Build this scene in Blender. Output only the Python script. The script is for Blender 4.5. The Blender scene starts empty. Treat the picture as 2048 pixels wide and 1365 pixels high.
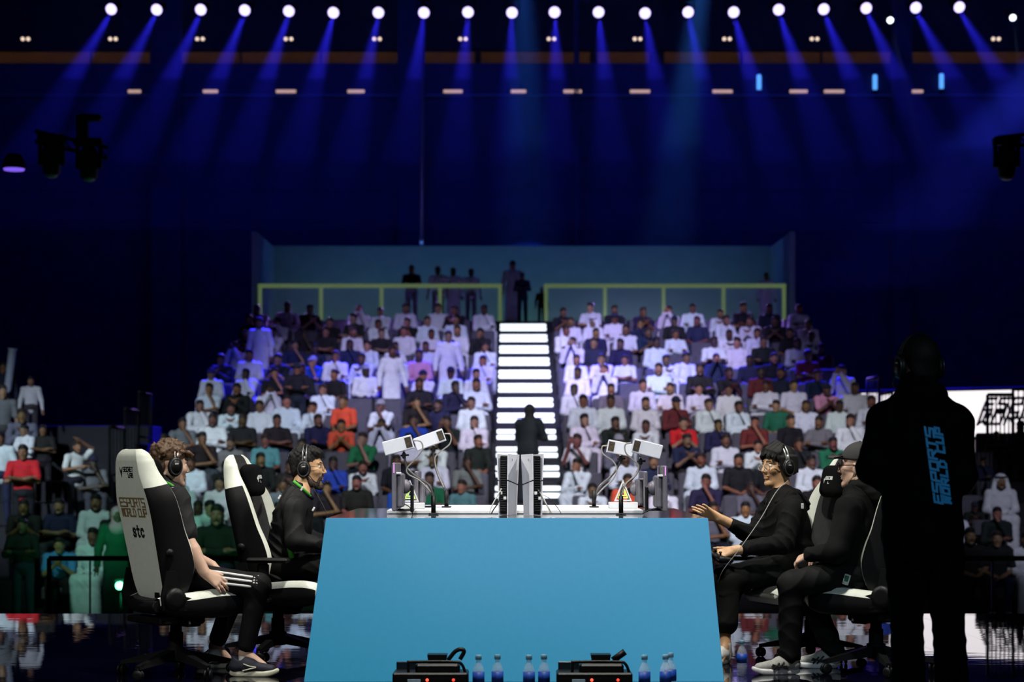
import bpy, math, random
import numpy as np
from mathutils import Vector, Matrix

# ------------------------------------------------------------------ camera, world, light
F_PX, HZ, CAM_H = 4000.0, 922.0, 1.24          # focal length (px), horizon row (px), eye height above the stage (m)
SC = bpy.context.scene
COL = SC.collection
cam_data = bpy.data.cameras.new('camera')
cam_data.sensor_width = 36.0
cam_data.lens = F_PX / 2048 * 36.0
cam_data.shift_y = (HZ - 1365 / 2) / 2048
cam_data.clip_end = 400
cam_data.dof.use_dof = True
cam_data.dof.focus_distance = 12.1
cam_data.dof.aperture_fstop = 2.6
cam = bpy.data.objects.new('camera', cam_data)
COL.objects.link(cam)
cam.location = (0, 0, CAM_H)
cam.rotation_euler = (math.pi / 2, 0, 0)
SC.camera = cam
vs = SC.view_settings
vs.view_transform = 'Standard'; vs.look = 'None'; vs.gamma = 1.0; vs.use_curve_mapping = False
vs.exposure = 0.0
w = bpy.data.worlds.new('world'); SC.world = w
w.use_nodes = True
w.node_tree.nodes['Background'].inputs[0].default_value = (0.03, 0.05, 0.16, 1)
w.node_tree.nodes['Background'].inputs[1].default_value = 0.04
try:
    SC.cycles.use_denoising = True
    SC.cycles.volume_bounces = 0
    SC.cycles.use_adaptive_sampling = True; SC.cycles.adaptive_threshold = 0.04; SC.cycles.adaptive_min_samples = 16
    SC.cycles.max_bounces = 4
    SC.cycles.diffuse_bounces = 1
    SC.cycles.glossy_bounces = 3
    SC.cycles.transparent_max_bounces = 12
    SC.cycles.sample_clamp_indirect = 3.0
except Exception:
    pass

def spot(name, loc, target, energy, color, angle, blend=0.3, radius=0.12, parent=None):
    d = bpy.data.lights.new(name, 'SPOT')
    d.energy = energy; d.color = color; d.spot_size = math.radians(angle); d.spot_blend = blend; d.shadow_soft_size = radius
    o = bpy.data.objects.new(name, d); COL.objects.link(o)
    v = Vector(target) - Vector(loc)
    o.rotation_euler = v.to_track_quat('-Z', 'Y').to_euler()
    o.location = loc
    return o

def area(name, loc, target, energy, color, sx, sy):
    d = bpy.data.lights.new(name, 'AREA')
    d.shape = 'RECTANGLE'; d.size = sx; d.size_y = sy; d.energy = energy; d.color = color
    o = bpy.data.objects.new(name, d); COL.objects.link(o)
    o.location = loc
    o.rotation_euler = (Vector(target) - Vector(loc)).to_track_quat('-Z', 'Y').to_euler()
    return o

# stage key lights hung over the table (they miss the man standing downstage)
spot('stage_key_light', (0.3, 8.3, 9.0), (0.0, 12.25, 0.8), 2600, (1.0, 0.97, 0.88), 36, 0.25, 0.25)
spot('stage_key_light', (-5.6, 11.2, 6.8), (1.0, 12.4, 0.9), 1500, (1.0, 0.97, 0.86), 32, 0.4, 0.2)
spot('stage_key_light', (5.6, 11.4, 6.8), (-1.0, 12.4, 0.9), 1500, (1.0, 0.97, 0.88), 32, 0.4, 0.2)
spot('added_front_fill', (-3.0, -5, 8), (0, 11.5, 1), 480, (0.75, 0.88, 1.0), 34, 0.6, 0.4)  # added unseen fill from behind the camera
spot('added_front_fill', (4.5, -6, 7.5), (1.87, 9.1, 1.25), 1000, (0.6, 0.85, 1.0), 7, 0.6, 0.2)  # added unseen spot so the print on the man's back shows
spot('added_table_light', (-1.0, -2.0, 7.0), (0.05, 12.0, 1.12), 2300, (0.85, 0.92, 1.0), 9, 0.5, 0.2)  # added unseen spot that brightens only what stands on the table
spot('stage_side_light', (-6.5, 4.5, 5.5), (-1.9, 11.7, 0.8), 750, (1.0, 1.0, 0.92), 22, 0.5, 0.2)
spot('stage_top_light', (0.0, 12.6, 9.5), (0.0, 12.3, 0.8), 1300, (1.0, 0.98, 0.92), 34, 0.4, 0.3)
# audience wash lights hung over the stage front
spot('audience_wash_light', (0.5, 18, 12.5), (2.6, 44.5, 2.6), 36000, (0.55, 0.52, 1.0), 17, 0.9, 0.3)
spot('audience_wash_light', (-1.5, 18, 12.5), (-1.6, 42.0, 2.0), 20000, (0.58, 0.56, 1.0), 20, 0.9, 0.3)
spot('audience_wash_light', (2.0, 14, 11.0), (3.0, 34.5, 0.7), 15500, (0.88, 0.86, 1.0), 25, 0.8, 0.3)
spot('audience_wash_light', (-2.0, 14, 11.0), (-2.4, 34.5, 0.8), 11000, (0.82, 0.86, 1.0), 20, 0.8, 0.3)
spot('audience_wash_light', (-8.0, 15, 9.0), (-5.0, 30.0, 0.2), 3200, (0.5, 1.0, 0.78), 19, 0.8, 0.3)
spot('audience_wash_light', (-12.0, 16, 8.5), (-8.0, 33.0, 1.6), 10500, (0.72, 0.88, 1.0), 22, 0.8, 0.3)
for bx in (-5.0, -2.2, 2.8, 5.6):
    spot('added_rim_light', (bx, 49.25, 5.7), (bx * .9, 42.6, 0.8), 5200, (0.40, 0.22, 1.0), 62, 0.7, 0.2)  # added unseen lamps at the top of the stand, rim the crowd violet
spot('audience_wash_light', (9.0, 14, 9.0), (7.6, 31.0, 0.2), 3000, (0.75, 0.8, 1.0), 16, 0.8, 0.3)

# ------------------------------------------------------------------ helpers
def P(x, y, Y):                                  # photograph pixel + distance -> point
    return np.array([(x - 1024) * Y / F_PX, Y, CAM_H - (y - HZ) * Y / F_PX])

def srgb(r, g, b):
    def c(v):
        v /= 255.0
        return v / 12.92 if v <= 0.04045 else ((v + 0.055) / 1.055) ** 2.4
    return (c(r), c(g), c(b))

MATS = {}
def mat(name, col, rough=0.6, metal=0.0, var=0.12, scale=30.0, bump=0.0, bscale=200.0, emit=None, es=1.0, tint=False, spec=0.5, sheen=0.0, trans=0.0, alpha=1.0):
    if name in MATS: return MATS[name]
    m = bpy.data.materials.new(name); m.use_nodes = True
    nt = m.node_tree; b = nt.nodes['Principled BSDF']
    tc = nt.nodes.new('ShaderNodeTexCoord')
    nz = nt.nodes.new('ShaderNodeTexNoise'); nz.inputs['Scale'].default_value = scale; nz.inputs['Detail'].default_value = 3
    nt.links.new(tc.outputs['Object'], nz.inputs['Vector'])
    mx = nt.nodes.new('ShaderNodeMix'); mx.data_type = 'RGBA'; mx.blend_type = 'MULTIPLY'
    mx.inputs[0].default_value = 1.0
    mr = nt.nodes.new('ShaderNodeMapRange')
    mr.inputs['From Min'].default_value = 0.3; mr.inputs['From Max'].default_value = 0.7
    mr.inputs['To Min'].default_value = 1 - var; mr.inputs['To Max'].default_value = 1 + var
    nt.links.new(nz.outputs[0], mr.inputs['Value'])
    cc = nt.nodes.new('ShaderNodeCombineColor')
    for i in range(3): nt.links.new(mr.outputs[0], cc.inputs[i])
    if tint:
        oi = nt.nodes.new('ShaderNodeObjectInfo'); nt.links.new(oi.outputs['Color'], mx.inputs[6])
    else:
        mx.inputs[6].default_value = (*col, 1)
    nt.links.new(cc.outputs[0], mx.inputs[7])
    nt.links.new(mx.outputs[2], b.inputs['Base Color'])
    b.inputs['Roughness'].default_value = rough
    b.inputs['Metallic'].default_value = metal
    b.inputs['Specular IOR Level'].default_value = spec
    if sheen: b.inputs['Sheen Weight'].default_value = sheen
    if trans: b.inputs['Transmission Weight'].default_value = trans
    if alpha < 1: b.inputs['Alpha'].default_value = alpha
    if bump:
        n2 = nt.nodes.new('ShaderNodeTexNoise'); n2.inputs['Scale'].default_value = bscale; n2.inputs['Detail'].default_value = 2
        nt.links.new(tc.outputs['Object'], n2.inputs['Vector'])
        bp = nt.nodes.new('ShaderNodeBump'); bp.inputs['Strength'].default_value = bump; bp.inputs['Distance'].default_value = 0.004
        nt.links.new(n2.outputs[0], bp.inputs['Height']); nt.links.new(bp.outputs[0], b.inputs['Normal'])
    if emit is not None:
        if name not in ('led_blue', 'screen_white', 'led_riser'): m.cycles.emission_sampling = 'NONE'
        b.inputs['Emission Color'].default_value = (*emit, 1); b.inputs['Emission Strength'].default_value = es
    MATS[name] = m
    return m

def tag(o, label=None, cat=None, group=None, kind=None):
    if label: o['label'] = label
    if cat: o['category'] = cat
    if group: o['group'] = group
    if kind: o['kind'] = kind
    return o

def empty(name, loc=(0, 0, 0), rz=0.0, parent=None):
    o = bpy.data.objects.new(name, None); COL.objects.link(o)
    o.location = loc; o.rotation_euler = (0, 0, rz); o.empty_display_size = 0.1
    if parent: o.parent = parent
    return o

def link(name, me, m=None, parent=None, loc=None, rot=None):
    o = bpy.data.objects.new(name, me); COL.objects.link(o)
    if m is not None and not me.materials: me.materials.append(m)
    if parent: o.parent = parent
    if loc is not None: o.location = loc
    if rot is not None: o.rotation_euler = rot
    return o

def copy_tree(o, parent=None):
    c = o.copy(); COL.objects.link(c); c.parent = parent
    for ch in o.children: copy_tree(ch, c)
    return c

def arr_mesh(name, V, Q, smooth=True):
    """mesh from an (n,3) array and an (m,4) quad array"""
    V = np.asarray(V, np.float32); Q = np.asarray(Q, np.int32)
    me = bpy.data.meshes.new(name)
    me.vertices.add(len(V)); me.vertices.foreach_set('co', V.ravel())
    me.loops.add(Q.size); me.loops.foreach_set('vertex_index', Q.ravel())
    me.polygons.add(len(Q)); me.polygons.foreach_set('loop_start', np.arange(0, Q.size, Q.shape[1], dtype=np.int32))
    me.polygons.foreach_set('use_smooth', np.full(len(Q), smooth))
    me.update(calc_edges=True)
    return me

class MB:
    """collects boxes, tubes, lathes and prisms into one mesh"""
    def __init__(s): s.v = []; s.f = []; s.sm = []
    def add(s, vs, fs, smooth=False):
        n = len(s.v); s.v += [tuple(float(c) for c in q) for q in vs]
        s.f += [tuple(i + n for i in q) for q in fs]; s.sm += [smooth] * len(fs); return s
    def box(s, c, d, bev=0.0, M=None):
        x, y, z = (d[0] / 2, d[1] / 2, d[2] / 2); b = min(bev, x * .99, y * .99, z * .99)
        if b <= 0:
            vs = [(i * x, j * y, k * z) for i in (-1, 1) for j in (-1, 1) for k in (-1, 1)]
            fs = [(0, 1, 3, 2), (4, 6, 7, 5), (0, 4, 5, 1), (2, 3, 7, 6), (0, 2, 6, 4), (1, 5, 7, 3)]
        else:
            vs = []; ix = {}
            for i in (-1, 1):
                for j in (-1, 1):
                    for k in (-1, 1):
                        for a, q in enumerate(((x, y - b, z - b), (x - b, y, z - b), (x - b, y - b, z))):
                            ix[(i, j, k, a)] = len(vs); vs.append((i * q[0], j * q[1], k * q[2]))
            fs = []
            for i in (-1, 1):
                fs.append([ix[(i, j, k, 0)] for j, k in ((-1, -1), (1, -1), (1, 1), (-1, 1))][::i])
                fs.append([ix[(j, i, k, 1)] for j, k in ((-1, -1), (-1, 1), (1, 1), (1, -1))][::i])
                fs.append([ix[(j, k, i, 2)] for j, k in ((-1, -1), (1, -1), (1, 1), (-1, 1))][::i])
            for i in (-1, 1):
                for j in (-1, 1):
                    for (a, bb, key) in ((0, 1, lambda k: (i, j, k)), (0, 2, lambda k: (i, k, j)), (1, 2, lambda k: (k, i, j))):
                        q = [ix[(*key(-1), a)], ix[(*key(1), a)], ix[(*key(1), bb)], ix[(*key(-1), bb)]]
                        fs.append(q)
            for i in (-1, 1):
                for j in (-1, 1):
                    for k in (-1, 1): fs.append([ix[(i, j, k, 0)], ix[(i, j, k, 1)], ix[(i, j, k, 2)]])
        if M is not None: vs = [tuple(M @ Vector(q)) for q in vs]
        c = Vector(c)
        return s.add([Vector(q) + c for q in vs], fs)
    def tube(s, pts, r, n=8, caps=True):
        pts = [Vector(p) for p in pts]; rr = r if isinstance(r, (list, tuple)) else [r] * len(pts)
        base = len(s.v); up = None
        for i, p in enumerate(pts):
            t = (pts[min(i + 1, len(pts) - 1)] - pts[max(i - 1, 0)]).normalized()
            if up is None:
                up = t.orthogonal().normalized()
            up = (up - t * up.dot(t)).normalized(); sd = t.cross(up)
            for k in range(n):
                a = 2 * math.pi * k / n
                s.v.append(tuple(p + (up * math.cos(a) + sd * math.sin(a)) * rr[i]))
        for i in range(len(pts) - 1):
            for k in range(n):
                k2 = (k + 1) % n
                s.f.append((base + i * n + k, base + i * n + k2, base + (i + 1) * n + k2, base + (i + 1) * n + k)); s.sm.append(True)
        if caps:
            s.f.append(tuple(base + k for k in range(n))[::-1]); s.f.append(tuple(base + (len(pts) - 1) * n + k for k in range(n))); s.sm += [False, False]
        return s
    def lathe(s, prof, n=16, M=None, c=(0, 0, 0)):
        """prof: list of (radius, height) turned about z"""
        vs = []; fs = []
        for (r, z) in prof:
            for k in range(n):
                a = 2 * math.pi * k / n; vs.append(Vector((max(r, 1e-5) * math.cos(a), max(r, 1e-5) * math.sin(a), z)))
        for i in range(len(prof) - 1):
            for k in range(n):
                k2 = (k + 1) % n; fs.append((i * n + k, i * n + k2, (i + 1) * n + k2, (i + 1) * n + k))
        fs.append(tuple(range(n))[::-1]); fs.append(tuple((len(prof) - 1) * n + k for k in range(n)))
        if M is not None: vs = [M @ q for q in vs]
        return s.add([q + Vector(c) for q in vs], fs, True)
    def prism(s, poly, O, U, W, D):
        """polygon (u,w) in the plane O+u*U+w*W pushed along D"""
        O, U, W, D = map(Vector, (O, U, W, D)); n = len(poly)
        a = [O + U * u + W * q for u, q in poly]
        vs = a + [p + D for p in a]
        fs = [tuple(range(n)), tuple(range(n, 2 * n))[::-1]] + [((i + 1) % n, i, n + i, n + (i + 1) % n) for i in range(n)]
        return s.add(vs, fs)
    def mesh(s, name):
        me = bpy.data.meshes.new(name); me.from_pydata(s.v, [], s.f)
        me.polygons.foreach_set('use_smooth', s.sm); me.update()
        return me
    def build(s, name, m, parent=None, loc=None, rot=None):
        return link(name, s.mesh(name), m, parent, loc, rot)

def spline(pts, n=8):
    """Catmull-Rom through points (arrays)"""
    p = [np.asarray(q, float) for q in pts]; p = [2 * p[0] - p[1]] + p + [2 * p[-1] - p[-2]]; out = []
    for i in range(1, len(p) - 2):
        for k in range(n):
            t = k / n
            out.append(0.5 * (2 * p[i] + (p[i + 1] - p[i - 1]) * t + (2 * p[i - 1] - 5 * p[i] + 4 * p[i + 1] - p[i + 2]) * t * t + (3 * p[i] - p[i - 1] - 3 * p[i + 1] + p[i + 2]) * t ** 3))
    out.append(p[-2]); return out

# ------------------------------------------------------------------ implicit surfaces (bodies, clothes, hair)
def nrm(v):
    v = np.asarray(v, float); return v / (np.linalg.norm(v) + 1e-9)
def cone(a, b, ra, rb=None, k=0.02, flat=None, op='u'):
    return dict(t='c', a=np.asarray(a, float), b=np.asarray(b, float), ra=ra, rb=ra if rb is None else rb, k=k, flat=flat, op=op)
def ell(c, r, R=None, k=0.02, op='u'):
    return dict(t='e', a=np.asarray(c, float), r=np.asarray(r, float), R=np.eye(3) if R is None else np.asarray(R, float), k=k, op=op)
def half(pt, n, k=0.01):                         # keep the side the normal points away from
    return dict(t='h', a=np.asarray(pt, float), n=nrm(n), k=k, op='i')

def field(prims, h):
    lo = np.full(3, 1e9); hi = -lo
    for p in prims:
        if p['op'] != 'u': continue
        if p['t'] == 'c':
            m = max(p['ra'], p['rb']); q = [p['a'] - m, p['a'] + m, p['b'] - m, p['b'] + m]
        else:
            m = p['r'].max(); q = [p['a'] - m, p['a'] + m]
        for c in q: lo = np.minimum(lo, c); hi = np.maximum(hi, c)
    lo -= 4 * h; hi += 4 * h
    n = np.ceil((hi - lo) / h).astype(int) + 1
    ax = [(lo[i] + h * np.arange(n[i])).astype(np.float32) for i in range(3)]
    Fv = np.full(n, 0.5, np.float32)
    for p in prims:
        mg = p['k'] + 3 * h
        if p['t'] == 'c':
            m = max(p['ra'], p['rb']) + mg; l = np.minimum(p['a'], p['b']) - m; u = np.maximum(p['a'], p['b']) + m
        elif p['t'] == 'e':
            m = p['r'].max() + mg; l = p['a'] - m; u = p['a'] + m
        else: l = lo; u = hi
        i0 = np.clip(((l - lo) / h).astype(int), 0, n); i1 = np.clip(((u - lo) / h).astype(int) + 1, 0, n)
        if (i1 <= i0).any(): continue
        sl = tuple(slice(a, b) for a, b in zip(i0, i1))
        X = ax[0][sl[0]][:, None, None] - np.float32(p['a'][0]); Yy = ax[1][sl[1]][None, :, None] - np.float32(p['a'][1]); Z = ax[2][sl[2]][None, None, :] - np.float32(p['a'][2])
        if p['t'] == 'c':
            ba = (p['b'] - p['a']).astype(np.float32); L2 = max(float(ba @ ba), 1e-10)
            if p['flat'] is not None:
                fn, fq = nrm(p['flat'][0]).astype(np.float32), p['flat'][1]
                dn = (X * fn[0] + Yy * fn[1] + Z * fn[2]) * np.float32(1 / fq - 1)
                X, Yy, Z = X + dn * fn[0], Yy + dn * fn[1], Z + dn * fn[2]
                ba = ba + fn * (ba @ fn) * (1 / fq - 1); L2 = max(float(ba @ ba), 1e-10)
            t = np.clip((X * ba[0] + Yy * ba[1] + Z * ba[2]) / L2, 0, 1)
            d = np.sqrt((X - t * ba[0]) ** 2 + (Yy - t * ba[1]) ** 2 + (Z - t * ba[2]) ** 2) - (p['ra'] + t * np.float32(p['rb'] - p['ra']))
            if p['flat'] is not None: d = d * np.float32(min(1.0, 0.5 + 0.5 * p['flat'][1]))
        elif p['t'] == 'e':
            R = p['R'].astype(np.float32); r = p['r'].astype(np.float32)
            u_ = X * R[0, 0] + Yy * R[0, 1] + Z * R[0, 2]; v_ = X * R[1, 0] + Yy * R[1, 1] + Z * R[1, 2]; w_ = X * R[2, 0] + Yy * R[2, 1] + Z * R[2, 2]
            k0 = np.sqrt((u_ / r[0]) ** 2 + (v_ / r[1]) ** 2 + (w_ / r[2]) ** 2)
            k1 = np.sqrt((u_ / r[0] ** 2) ** 2 + (v_ / r[1] ** 2) ** 2 + (w_ / r[2] ** 2) ** 2) + 1e-9
            d = k0 * (k0 - 1) / k1
        else:
            d = X * np.float32(p['n'][0]) + Yy * np.float32(p['n'][1]) + Z * np.float32(p['n'][2])
        G = Fv[sl]; k = np.float32(p['k'])
        if p['op'] == 'u':
            hh = np.clip(0.5 + 0.5 * (G - d) / k, 0, 1); Fv[sl] = G + (d - G) * hh - k * hh * (1 - hh)
        else:
            if p['op'] == 's': d = -d
            hh = np.clip(0.5 - 0.5 * (G - d) / k, 0, 1); Fv[sl] = G + (d - G) * hh + k * hh * (1 - hh)
    return Fv, lo, h

def ripple(Fv, lo, h, fn):
    i = np.argwhere(np.abs(Fv) < 0.035)
    p = lo + i * h
    Fv[i[:, 0], i[:, 1], i[:, 2]] += fn(p).astype(np.float32)
    return Fv

def folds(amp, f=1.0, seed=0.0):
    def fn(p):
        x, y, z = p[:, 0] * f, p[:, 1] * f, p[:, 2] * f
        wv = 1.6 * np.sin(9 * x + 7 * z + seed) + 1.3 * np.sin(11 * y - 6 * z + 2 * seed)
        a = np.sin(30 * z + 17 * x + 2.2 * wv + seed); b = np.sin(52 * (0.6 * z + 0.5 * y) - 21 * x + 2 * wv)
        m = 0.5 + 0.5 * np.sin(6 * x - 8 * y + 5 * z + seed)
        return amp * (1.5 * (np.abs(a) ** 0.6 - 0.6) * m + 0.7 * (np.abs(b) ** 0.7 - 0.55) * (1 - m))
    return fn

_C = [(i, j, k) for i in (0, 1) for j in (0, 1) for k in (0, 1)]
_E = [(a, b) for a in range(8) for b in range(a + 1, 8) if sum(abs(x - y) for x, y in zip(_C[a], _C[b])) == 1]
def nets(Fv, lo, h, name='surface'):
    S = Fv < 0; n = np.array(S.shape) - 1
    cnt = np.zeros(n, np.int8)
    for (i, j, k) in _C: cnt += S[i:i + n[0], j:j + n[1], k:k + n[2]]
    idx = np.argwhere((cnt > 0) & (cnt < 8))
    ids = np.full(n, -1, np.int32); ids[idx[:, 0], idx[:, 1], idx[:, 2]] = np.arange(len(idx))
    corner = [Fv[idx[:, 0] + c[0], idx[:, 1] + c[1], idx[:, 2] + c[2]] for c in _C]
    acc = np.zeros((len(idx), 3)); ct = np.zeros(len(idx))
    for a, b in _E:
        fa, fb = corner[a], corner[b]; m = (fa < 0) != (fb < 0)
        t = fa[m] / (fa[m] - fb[m]); ca, cb = np.array(_C[a]), np.array(_C[b])
        acc[m] += ca + t[:, None] * (cb - ca); ct[m] += 1
    V = lo + h * (idx + acc / ct[:, None])
    Q = []
    for axis in range(3):
        o1, o2 = [(1, 2), (2, 0), (0, 1)][axis]
        s0 = [slice(None)] * 3; s1 = [slice(None)] * 3; s0[axis] = slice(0, -1); s1[axis] = slice(1, None)
        A, B = S[tuple(s0)], S[tuple(s1)]
        e = np.argwhere(A != B); e = e[(e[:, o1] > 0) & (e[:, o2] > 0) & (e[:, o1] < n[o1]) & (e[:, o2] < n[o2])]
        d1 = np.zeros(3, int); d1[o1] = 1; d2 = np.zeros(3, int); d2[o2] = 1
        q = np.stack([ids[tuple((e - d1 - d2).T)], ids[tuple((e - d2).T)], ids[tuple(e.T)], ids[tuple((e - d1).T)]], 1)
        inside = A[tuple(e.T)]
        q[~inside] = q[~inside][:, ::-1]
        Q.append(q)
    Q = np.concatenate(Q); Q = Q[(Q >= 0).all(1)]
    return arr_mesh(name, V, Q)

def sculpt(name, prims, h, m, parent=None, fold=None, loc=None):
    Fv, lo, h = field(prims, h)
    if fold is not None: Fv = ripple(Fv, lo, h, fold)
    return link(name, nets(Fv, lo, h, name), m, parent, loc)

# ------------------------------------------------------------------ block lettering (strokes on a grid)
GLYPH = {
 'E': [[(0.9, 1), (0, 1), (0, 0), (0.9, 0)], [(0, .5), (.75, .5)]],
 'S': [[(0.9, 1), (0, 1), (0, .55), (.9, .45), (.9, 0), (0, 0)]],
 'P': [[(0, 0), (0, 1), (.9, 1), (.9, .45), (0, .45)]],
 'O': [[(0, 0), (0, 1), (.9, 1), (.9, 0), (0, 0)]],
 'R': [[(0, 0), (0, 1), (.9, 1), (.9, .5), (0, .5)], [(.4, .5), (.9, 0)]],
 'T': [[(0, 1), (.9, 1)], [(.45, 1), (.45, 0)]],
 'W': [[(0, 1), (0.08, 0), (.45, .28), (.82, 0), (.9, 1)], [(.45, .28), (.45, 1)]],
 'L': [[(0, 1), (0, 0), (.9, 0)]],
 'D': [[(0, 0), (0, 1), (.6, 1), (.9, .75), (.9, .25), (.6, 0), (0, 0)]],
 'C': [[(.9, 1), (0, 1), (0, 0), (.9, 0)]],
 'U': [[(0, 1), (0, 0), (.9, 0), (.9, 1)]],
 'A': [[(0, 0), (0, .75), (.25, 1), (.9, 1), (.9, 0)], [(0, .45), (.9, .45)]],
 'B': [[(0, 0), (0, 1), (.8, 1), (.8, .55), (0, .5)], [(.8, .5), (.9, .45), (.9, 0), (0, 0)]],
 's': [[(.8, .62), (.6, .72), (.15, .7), (.05, .55), (.2, .4), (.65, .33), (.8, .18), (.65, .02), (.2, 0), (0, .1)]],
 't': [[(.35, 1.0), (.35, .15), (.5, 0), (.75, .03)], [(.05, .7), (.75, .7)]],
 'c': [[(.85, .58), (.65, .71), (.3, .71), (.08, .52), (.05, .25), (.25, .03), (.6, 0), (.85, .12)]],
 ' ': [],
}
def lettering(text, height, stroke, adv=1.0, asp=0.62, slant=0.0, dots=True):
    """list of polygons (u,w) for a line of text, left edge at 0, baseline at 0"""
    polys = []; x0 = 0.0; cw = height * asp
    for ch in text:
        for st in GLYPH[ch]:
            for (a, b) in zip(st[:-1], st[1:]):
                A = Vector((x0 + a[0] * cw, a[1] * height)); B = Vector((x0 + b[0] * cw, b[1] * height))
                d = (B - A).normalized() * (stroke / 2); nn = Vector((-d.y, d.x))
                q = [A - d - nn, B + d - nn, B + d + nn, A - d + nn]
                polys.append([(p.x + slant * p.y, p.y) for p in q])
        x0 += cw * (0.9 if ch != ' ' else 0.5) + stroke * 1.6 * adv
    return polys, x0
def text_mesh(polys, fn, thick):
    """polys mapped by fn(u,w)->(point, outward) into thin raised letters"""
    mb = MB()
    for i, p in enumerate(polys):
        a = [fn(u, q) for u, q in p]; th = thick * (1 + 0.08 * (i % 3))
        vs = [Vector(q[0]) for q in a] + [Vector(q[0]) + Vector(q[1]) * th for q in a]
        n = len(p)
        mb.add(vs, [tuple(range(n))[::-1], tuple(range(n, 2 * n))] + [(i, (i + 1) % n, n + (i + 1) % n, n + i) for i in range(n)])
    return mb
# ------------------------------------------------------------------ the place
R = random.Random(7)
M_NAVY = mat('navy_wall', srgb(22, 26, 70), 0.8, scale=2.0, var=0.25)
M_DARK = mat('black_paint', (0.004, 0.004, 0.005), 0.65, spec=0.15)
M_BLK = mat('black_plastic', (0.005, 0.005, 0.006), 0.42, spec=0.25, bump=0.15, bscale=400)
M_GREYSTEP = mat('charcoal_step', (0.012, 0.012, 0.018), 0.8)
M_METAL = mat('dark_metal', (0.03, 0.03, 0.035), 0.35, 0.9)
M_CHROME = mat('chrome', (0.7, 0.7, 0.72), 0.15, 1.0)
M_WHITEW = mat('pale_wall', srgb(120, 150, 165), 0.7, scale=3.0, var=0.06)

def floor_mat():
    m = mat('gloss_floor', (0.002, 0.002, 0.005), 0.018, scale=3.0, spec=0.6)
    nt = m.node_tree; b = nt.nodes['Principled BSDF']
    g = nt.nodes.new('ShaderNodeNewGeometry'); mp = nt.nodes.new('ShaderNodeMapping')
    mp.inputs['Scale'].default_value = (1.2, 3.0, 1.0)
    nt.links.new(g.outputs['Position'], mp.inputs['Vector'])
    n = nt.nodes.new('ShaderNodeTexNoise'); n.inputs['Scale'].default_value = 2.2; n.inputs['Detail'].default_value = 2
    nt.links.new(mp.outputs[0], n.inputs['Vector'])
    bp = nt.nodes.new('ShaderNodeBump'); bp.inputs['Strength'].default_value = 0.05; bp.inputs['Distance'].default_value = 0.006
    nt.links.new(n.outputs[0], bp.inputs['Height']); nt.links.new(bp.outputs[0], b.inputs['Normal'])
    return m
M_FLOOR = floor_mat()

def struct(name, mb, m, **kw):
    o = mb.build(name, m, **kw); tag(o, kind='structure'); return o

# stage floor with its tiles
fl = MB().box((0, 9.2, -0.48), (26, 13.9, 0.94)).build('floor', M_DARK); tag(fl, 'glossy black stage floor of square panels', kind='structure')
tile_me = MB().box((0, 0, -0.004), (0.4985, 0.4985, 0.008)).mesh('floor_tile')
for i in range(-9, 10):
    for j in range(14):
        Y = 9.45 + 0.5 * j
        if abs(i * 0.5) > 1024 * Y / F_PX + 0.5: continue
        t = link('floor_tile', tile_me, M_FLOOR, fl, (i * 0.5, Y, 0))
        t.rotation_euler = (R.gauss(0, 0.0007), R.gauss(0, 0.0007), 0)
edge = struct('trim_1', MB().box((0, 16.17, -0.03), (26, 0.05, 0.05), 0.005), M_METAL)
struct('floor_audience', MB().box((0, 38, -1.0), (60, 60, 0.1)), M_GREYSTEP)
# shell of the arena
WY = 62.0
struct('wall_back', MB().box((0, WY + 0.5, 6.28), (70, 1, 14.58)), M_NAVY)
struct('wall_left', MB().box((-30, 34, 8), (0.5, 68, 20)), M_NAVY)
struct('wall_right', MB().box((30, 34, 8), (0.5, 68, 20)), M_NAVY)
struct('ceiling', MB().box((0, 34, 17.5), (62, 70, 0.4)), M_DARK)
def at_wall(x, y, Y=WY): return P(x, y, Y)
# gallery: balustrade, tan panels behind, dark fascia above
M_TAN = mat('tan_panel', srgb(176, 120, 62), 0.8, scale=1.5, var=0.15)
gal = struct('wall_gallery', MB().box((0, WY + 4.2, 14.2), (70, 0.3, 4)), M_DARK)
for (a, b) in ((-40, 180), (184, 305), (365, 480), (484, 640), (644, 797), (850, 950), (962, 1180), (1195, 1298), (1328, 1480), (1486, 1640), (1645, 1780), (1825, 2100)):
    A = at_wall(a, 98, WY + 4); B = at_wall(b, 98, WY + 4)
    MB().box(((A[0] + B[0]) / 2, WY + 4.0, 14.4), (B[0] - A[0], 0.06, 2.0), 0.01).build('panel', M_TAN, gal)
fz0 = at_wall(0, 99)[2]
struct('wall_fascia', MB().box((0, WY + 0.2, fz0 + 1.6), (70, 0.4, 3.2)), M_DARK)
struct('trim_2', MB().box((0, WY - 0.05, at_wall(0, 192)[2]), (70, 0.12, 0.09), 0.02), mat('blue_grey_trim', srgb(70, 80, 110), 0.5))
struct('trim_3', MB().box((0, WY + 0.3, at_wall(0, 128)[2]), (70, 0.08, 0.06), 0.02), M_METAL)
for n, (a, b) in enumerate(((302, 362), (796, 848), (1148, 1158), (1786, 1822))):
    A = at_wall(a, 0, WY - 0.3); B = at_wall(b, 0, WY - 0.3)
    struct('trim_%d' % (n + 4), MB().box(((A[0] + B[0]) / 2, WY - 0.25, 7.5), (B[0] - A[0], 0.5, 17), 0.04), M_NAVY)
for yy in (255, 318, 381, 444):
    struct('trim_%d' % (8 + (yy - 255) // 63), MB().box((0, WY - 0.01, at_wall(0, yy)[2]), (70, 0.03, 0.03)), M_NAVY)
area('gallery_strip_light', (0, WY + 2.6, 15.5), (0, WY + 4.0, 13.8), 32, (1.0, 0.85, 0.42), 50, 0.3)
WARM = mat('warm_lamp', (1, .7, .5), 0.5, emit=(1.0, 0.62, 0.42), es=0.55)
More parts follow.
